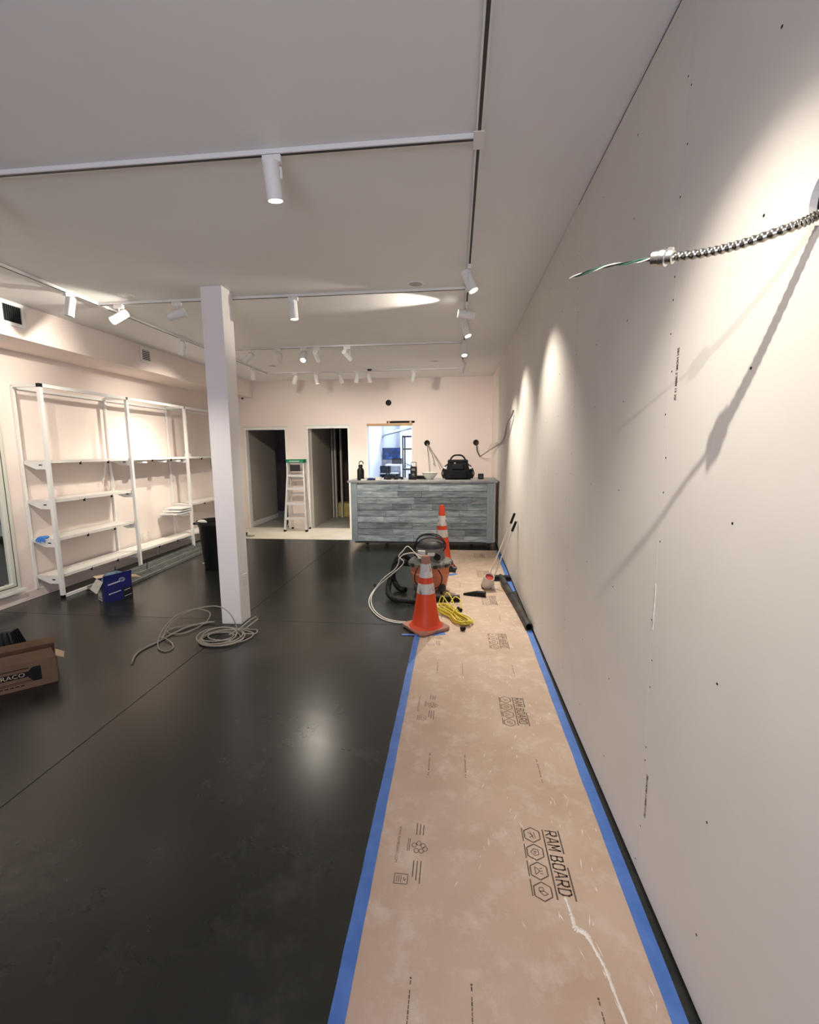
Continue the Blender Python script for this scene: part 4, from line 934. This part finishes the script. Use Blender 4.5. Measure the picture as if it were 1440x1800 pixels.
for k, (y, w) in enumerate(((5.98, .10), (6.42, .08), (6.76, .10))):
    solo(MB().box(PX-.10, PX-.02, y-w/2, y+w/2, 1.448, 1.470).box(PX-.10, PX-.09, y-w/2, y+w/2, 1.470, 1.5015), 'hanging_clip', M['white'], ['white clip hanging under top shelf nearest the second post', 'white clip hanging under top shelf mid bay', 'white clip hanging under top shelf nearest the third post'][k], 'clip', (PX-.06, y, 1.45), 'white clips under the top shelf')
t = thing('shelf_end_cap', 'small white piece standing on top shelf right of the third post', 'bracket', (-4.42, 7.10, 1.52))
part(MB().box(-.04, .04, -.06, .06, 0, .012), 'base', M['white'], t); part(MB().box(-.04, .04, .0, .05, .0122, .05), 'upright', M['white'], t)
for k, (p0, p1) in enumerate((((-4.60, 5.57, 1.50), (-4.61, 5.48, 1.20)), ((-4.58, 5.60, 1.50), (-4.60, 5.665, 1.14)))):
    solo(MB().bar(p0, p1, .010, .022, (1,0,0)), 'cross_strap', M['white'], ['left white strap hanging in the first shelf bay', 'right white strap hanging in the first shelf bay'][k], 'strap', p0, 'white straps under the top shelf')
for k, (p0, p1) in enumerate((((-4.60, 6.42, .23), (-4.60, 6.44, .02)), ((-4.60, 6.50, .23), (-4.58, 6.62, .06)))):
    solo(MB().bar(p0, p1, .012, .020, (1,0,0)), 'cross_strap', M['white'], ['upright white strap under the lowest shelf', 'slanted white strap under the lowest shelf'][k], 'strap', p0, 'white straps under the lowest shelf')
gv = thing('blue_glove', 'bright blue rubber glove draped over the shelf end', 'glove', (-4.50, 4.45, .669))
part(MB().sphere((.01, 0, .014), .042, .035, .014).sphere((-.03, -.008, .012), .028, .03, .012), 'palm', M['bluerag'], gv, smooth=True)
for k in range(5):
    x = -.050+.019*k; part(MB().tube(spline([(x, .0, .012), (x+.003, -.028, .010), (x+.004*(k-2), -.042, -.012), (x+.006*(k-2), -.046, -.03-.007*(k % 3))], 4), .0075, 8), 'finger', M['bluerag'], gv, smooth=True)

# mirror on the left wall
mr = thing('wall_mirror', 'tall framed mirror on the left wall at the photo edge', 'mirror', (XL, 3.75, .17))
my0, my1, mz0, mz1 = 3.35, 4.22, .17, 2.06
part(MB().polyhole(rect(my0, my1, mz0, mz1), [rect(my0+.085, my1-.085, mz0+.07, mz1-.07)], 'x', XL+.02, XL+.055), 'frame', M['mframe'], mr, world=True, bevel=.004)
part(MB().box(XL+.021, XL+.030, my0+.08, my1-.08, mz0+.065, mz1-.065), 'glass', M['mirror'], mr, world=True)
part(MB().polyhole(rect(my0+.040, my1-.040, mz0+.035, mz1-.035), [rect(my0+.048, my1-.048, mz0+.043, mz1-.043)], 'x', XL+.055, XL+.0565), 'frame_groove', M['slot'], mr, world=True)
part(MB().box(XL+.0005, XL+.019, my0+.05, my1-.05, mz0+.05, mz1-.05), 'backing', M['card'], mr, world=True)
part(MB().box(XL+.017, XL+.08, my0-.02, my1+.04, mz0-.03, mz0-.001), 'ledge', M['white'], mr, world=True)
# shelving beyond the mirror (seen only in its glass)
sh2 = thing('side_shelving', 'white shelving standing left of the mirror and reflected in it', 'shelving', (-4.45, 2.9, 0))
for y in (2.0, 3.27):
    part(MB().box(PX-.018, PX+.018, y-.018, y+.018, .0, 2.3), 'post', M['white'], sh2, world=True)
for z in (1.52, 1.09, .668, .255):
    part(MB().box(XL+.02, PX-.02, 2.0, 3.27, z-.018, z), 'shelf', M['whitep'], sh2, world=True)

# ------------------------------------------------------------ steel studs on the floor
labels = ['galvanised steel stud nearest the shop floor in the pile under the shelving', 'galvanised steel stud second from the shop floor in the pile', 'galvanised steel stud against the wall side of the pile',
          'galvanised steel stud on top at the front of the pile', 'galvanised steel stud on top at the rear of the pile']
for k, (x, dx, z, y0, y1) in enumerate(((-3.93, -.16, .003, 4.72, 7.35), (-4.06, -.13, .003, 4.60, 7.5), (-4.18, -.10, .003, 4.62, 7.45), (-4.04, -.115, .042, 4.76, 7.2), (-4.17, -.13, .042, 4.63, 7.4))):
    mb = MB(); m = Matrix.Translation((x, y0, z)) @ Matrix.Rotation(math.atan2(-dx, y1-y0), 4, 'Z'); L = y1-y0
    mb.box(-.046, .046, 0, L, 0, .0015, m).box(-.046, -.0445, 0, L, .0015, .036, m).box(.0445, .046, 0, L, .0015, .036, m).box(-.0445, -.036, 0, L, .0345, .036, m).box(.036, .0445, 0, L, .0345, .036, m)
    solo(mb, 'steel_stud', M['steel'], labels[k], 'stud', (x, y0, z), 'steel studs on the floor')
mb = MB()
for k, (x, y, z, h) in enumerate(((-4.15, 4.98, .085, .13), (-4.0, 5.35, .085, .11), (-3.99, 5.02, .085, .08))):
    solo(MB().tube([(x, y, z), (x+.005, y+.005, z+h*.6), (x+.002, y+.012, z+h)], .004, 6), 'tie_wire', M['blackp'], ['thin black tie end rising from steel studs at the left', 'thin black tie end rising from steel studs at the right', 'thin black tie end nearest the blue carton'][k], 'wire', (x, y, z), 'black tie ends on the studs')

# trash can
tc = thing('trash_can', 'black plastic trash can standing behind the column', 'trash can', (-3.27, 5.86, .001))
part(MB().lathe([(.19,0),(.20,.008),(.245,.58),(.255,.60),(.255,.62),(.275,.625),(.275,.655),(.268,.668),(.262,.655),(.245,.62),(.19,.03)], 32), 'bin', M['blackp'], tc, smooth=True)
for s in (-1, 1): part(MB().box(s*.29-.05, s*.29+.05, -.05, .05, .60, .628), 'handle', M['blackp'], tc, bevel=.01)
part(MB().sphere((-.16, -.12, .645), .07, .05, .04), 'paper_scrap', M['label'], tc, smooth=True, label='white paper scrap at the rim')
solo(MB().box(-3.62, -3.50, 6.0, 6.03, .001, .012), 'wood_scrap', M['label'], 'small pale scrap on the floor left of the trash can', 'scrap', (-3.56, 6.02, 0))

# ------------------------------------------------------------ cartons
bb = thing('blue_carton', 'open blue shipping carton with plastic bag beside the shelving', 'box', (-3.72, 4.295, .001), R(57))
# local x along the long right-hand face, local y along the short left-hand face
LX, LY, HB = .27, .205, .235
part(MB().box(0, LX, 0, .005, 0, HB), 'front_panel', M['bluebox'], bb)
part(MB().box(0, .005, .0051, LY, 0, HB), 'end_panel', M['bluebox'], bb)
part(MB().box(0, LX, LY-.005, LY, 0, HB), 'rear_panel', M['bluebox'], bb)
part(MB().box(LX-.005, LX, .0051, LY-.0051, 0, HB), 'end_panel', M['blackcart'], bb)
part(MB().box(.0051, LX-.0051, .0051, LY-.0051, 0, .005), 'bottom', M['card'], bb)
part(MB().box(.175, LX+.001, -.0012, -.0002, .0, .13), 'black_patch', M['blackcart'], bb)
part(MB().box(-.0012, -.0002, .085, LY, .002, .13), 'shipping_label', M['label'], bb)
part(MB().box(-.002, -.0013, .10, .13, .018, .034).box(-.002, -.0013, .15, .18, .016, .034).box(-.002, -.0013, .10, .12, .055, .062), 'label_marks', M['ink'], bb)
f1 = MB().add([(-.002,.0,HB), (-.002,LY,HB), (-.062,LY+.02,.13), (-.058,.03,.115), (-.004,.0,HB-.004), (-.004,LY,HB-.004), (-.066,LY+.02,.128), (-.062,.03,.113)], [(0,1,2,3),(7,6,5,4),(0,4,5,1),(1,5,6,2),(2,6,7,3),(3,7,4,0)])
part(f1, 'end_flap', M['greyflap'], bb)
part(MB().add([(0,0,HB),(LX,0,HB),(LX+.005,-.008,HB+.075),(.0,-.008,HB+.06),(0,.004,HB),(LX,.004,HB),(LX+.005,-.004,HB+.075),(.0,-.004,HB+.06)], [(0,1,2,3),(7,6,5,4),(0,4,5,1),(1,5,6,2),(2,6,7,3),(3,7,4,0)]), 'front_flap', M['bluebox'], bb)
part(MB().add([(LX,.01,HB),(LX,LY-.01,HB),(LX+.11,LY-.02,HB-.03),(LX+.11,.02,HB-.03),(LX,.01,HB-.004),(LX,LY-.01,HB-.004),(LX+.11,LY-.02,HB-.034),(LX+.11,.02,HB-.034)], [(0,1,2,3),(7,6,5,4),(0,4,5,1),(1,5,6,2),(2,6,7,3),(3,7,4,0)]), 'far_flap', M['cardlt'], bb)
part(MB().add([(.0,LY,HB),(LX*.5,LY,HB),(LX*.5,LY+.03,HB+.03),(-.02,LY+.05,HB+.02),(.0,LY-.004,HB),(LX*.5,LY-.004,HB),(LX*.5,LY+.026,HB+.032),(-.02,LY+.046,HB+.022)], [(0,1,2,3),(7,6,5,4),(0,4,5,1),(1,5,6,2),(2,6,7,3),(3,7,4,0)]), 'rear_flap', M['cardlt'], bb)
mb = MB()
def bars(mb, x, z, n, w, h):
    for k in range(n): mb.box(x+k*w*1.45, x+k*w*1.45+w, -.0018, -.0004, z+k*.002, z+h+k*.002)
bars(mb, .04, .185, 10, .008, .012); bars(mb, .055, .085, 9, .008, .010); bars(mb, .19, .095, 7, .006, .008); bars(mb, .19, .03, 8, .006, .005)
for r_ in (.022, .012): mb.tube([(.175+r_*1.3*math.cos(a), -.0015, .225+r_*math.sin(a)) for a in [2*PI*i/20 for i in range(20)]], .0014, 4, closed=True)
mb.box(.040, .052, -.0018, -.0004, .080, .094)
part(mb, 'white_print', M['labelink'], bb)
bm = bmesh.new(); bmesh.ops.create_icosphere(bm, subdivisions=3, radius=1)
rn = random.Random(2)
mb = MB().add([(LX*.5+v.co.x*.115*(1+rn.uniform(-.12,.12)), LY*.55+v.co.y*.08*(1+rn.uniform(-.12,.12)), HB-.01+v.co.z*.075*(1+rn.uniform(-.2,.2))) for v in bm.verts], [tuple(v.index for v in f.verts) for f in bm.faces]); bm.free()
part(mb, 'plastic_bag', M['bag'], bb, label='crumpled blue grey plastic bag')

rc = thing('cardboard_box', 'brown printed cardboard box with open flaps at left edge of the floor', 'box', (-2.79, 2.735, .001), R(224))
# local x runs along the printed face from its right corner, local y into the box
LX, LY, HB = .56, .30, .185
part(MB().box(0, LX, -.006, 0, 0, HB), 'front_panel', M['card'], rc)
part(MB().box(0, .006, -LY, -.0061, 0, HB), 'end_panel', M['card'], rc)
part(MB().box(LX-.006, LX, -LY, -.0061, 0, HB), 'end_panel', M['card'], rc)
part(MB().box(0, LX, -LY-.006, -LY-.0001, 0, HB), 'rear_panel', M['card'], rc)
part(MB().box(.0061, LX-.0061, -LY, -.0061, 0, .005), 'bottom', M['card'], rc)
def flap(a, b, c, d, name, m='card', t=.005):
    a, b, c, d = map(Vector, (a, b, c, d)); n = (b-a).cross(d-a).normalized()*t
    part(MB().add([a,b,c,d,a+n,b+n,c+n,d+n], [(0,1,2,3),(7,6,5,4),(0,4,5,1),(1,5,6,2),(2,6,7,3),(3,7,4,0)]), name, M[m], rc)
flap((.0,-.004,HB+.001), (LX,-.004,HB+.001), (LX,-.075,HB+.045), (.02,-.075,HB+.045), 'front_flap')
flap((.0,-.02,HB+.001), (.0,-LY*.5,HB+.001), (-.05,-LY*.4,HB-.02), (-.045,-.03,HB-.028), 'torn_flap', 'cardlt', .003)
flap((.0,-LY,HB+.001), (LX,-LY,HB+.001), (LX,-LY-.06,HB+.03), (.0,-LY-.06,HB+.03), 'rear_flap')
CF = lambda x, z: Matrix(((-1,0,0,x), (0,0,1,.0012), (0,1,0,z), (0,0,0,1)))
mb = MB().prism([(.085,-.052),(.13,-.052),(.155,-.020),(.155,.020),(.13,.048),(.085,.048)], .0002, .0008, Matrix(((1,0,0,0),(0,0,1,0),(0,1,0,.098),(0,0,0,1))))
mb.box(.155, LX-.01, .0002, .0008, .083, .122); mb.box(.15, LX-.01, .0002, .0008, .142, .148); mb.box(.135, LX-.01, .0002, .0008, .054, .058); mb.box(.085, LX-.01, .0002, .0008, .045, .048)
part(mb, 'black_print', M['blackp'], rc)
part(MB().text('RACO', .040, CF(.235, .1025), sx=1.15), 'lettering', M['cardlt'], rc)
mb = MB()
for k in range(9): mb.box(.18+.028*k, .20+.028*k, .0002, .0009, .026, .033)
part(mb, 'small_print', M['blackp'], rc)
tb = thing('mesh_tote', 'black mesh tote bag standing behind the cardboard box', 'bag', (-3.46, 2.95, .001), R(20))
part(taper(.17, .10, .10, .05, 0, .26), 'body', M['dustblk'], tb, bevel=.015)
for k in range(6):
    part(MB().bar((.172-.0*k, -.10+.033*k, .02), (.103, -.05+.017*k, .255), .008, .008), 'rib', M['blackp'], tb)
for k in range(6): part(MB().bar((-.14+.055*k, -.103, .02), (-.085+.033*k, -.054, .255), .008, .008), 'rib', M['blackp'], tb)

# small scrap by the strip
t = thing('door_stop_scrap', 'small dark metal scrap on the pale strip right of the column', 'scrap', (-3.92, 8.06, .004))
part(MB().box(-.06, .12, -.05, .04, 0, .02), 'plate', M['steel'], t, bevel=.003); part(MB().box(-.06, -.02, -.05, .04, .0202, .07), 'upright', M['slot'], t)
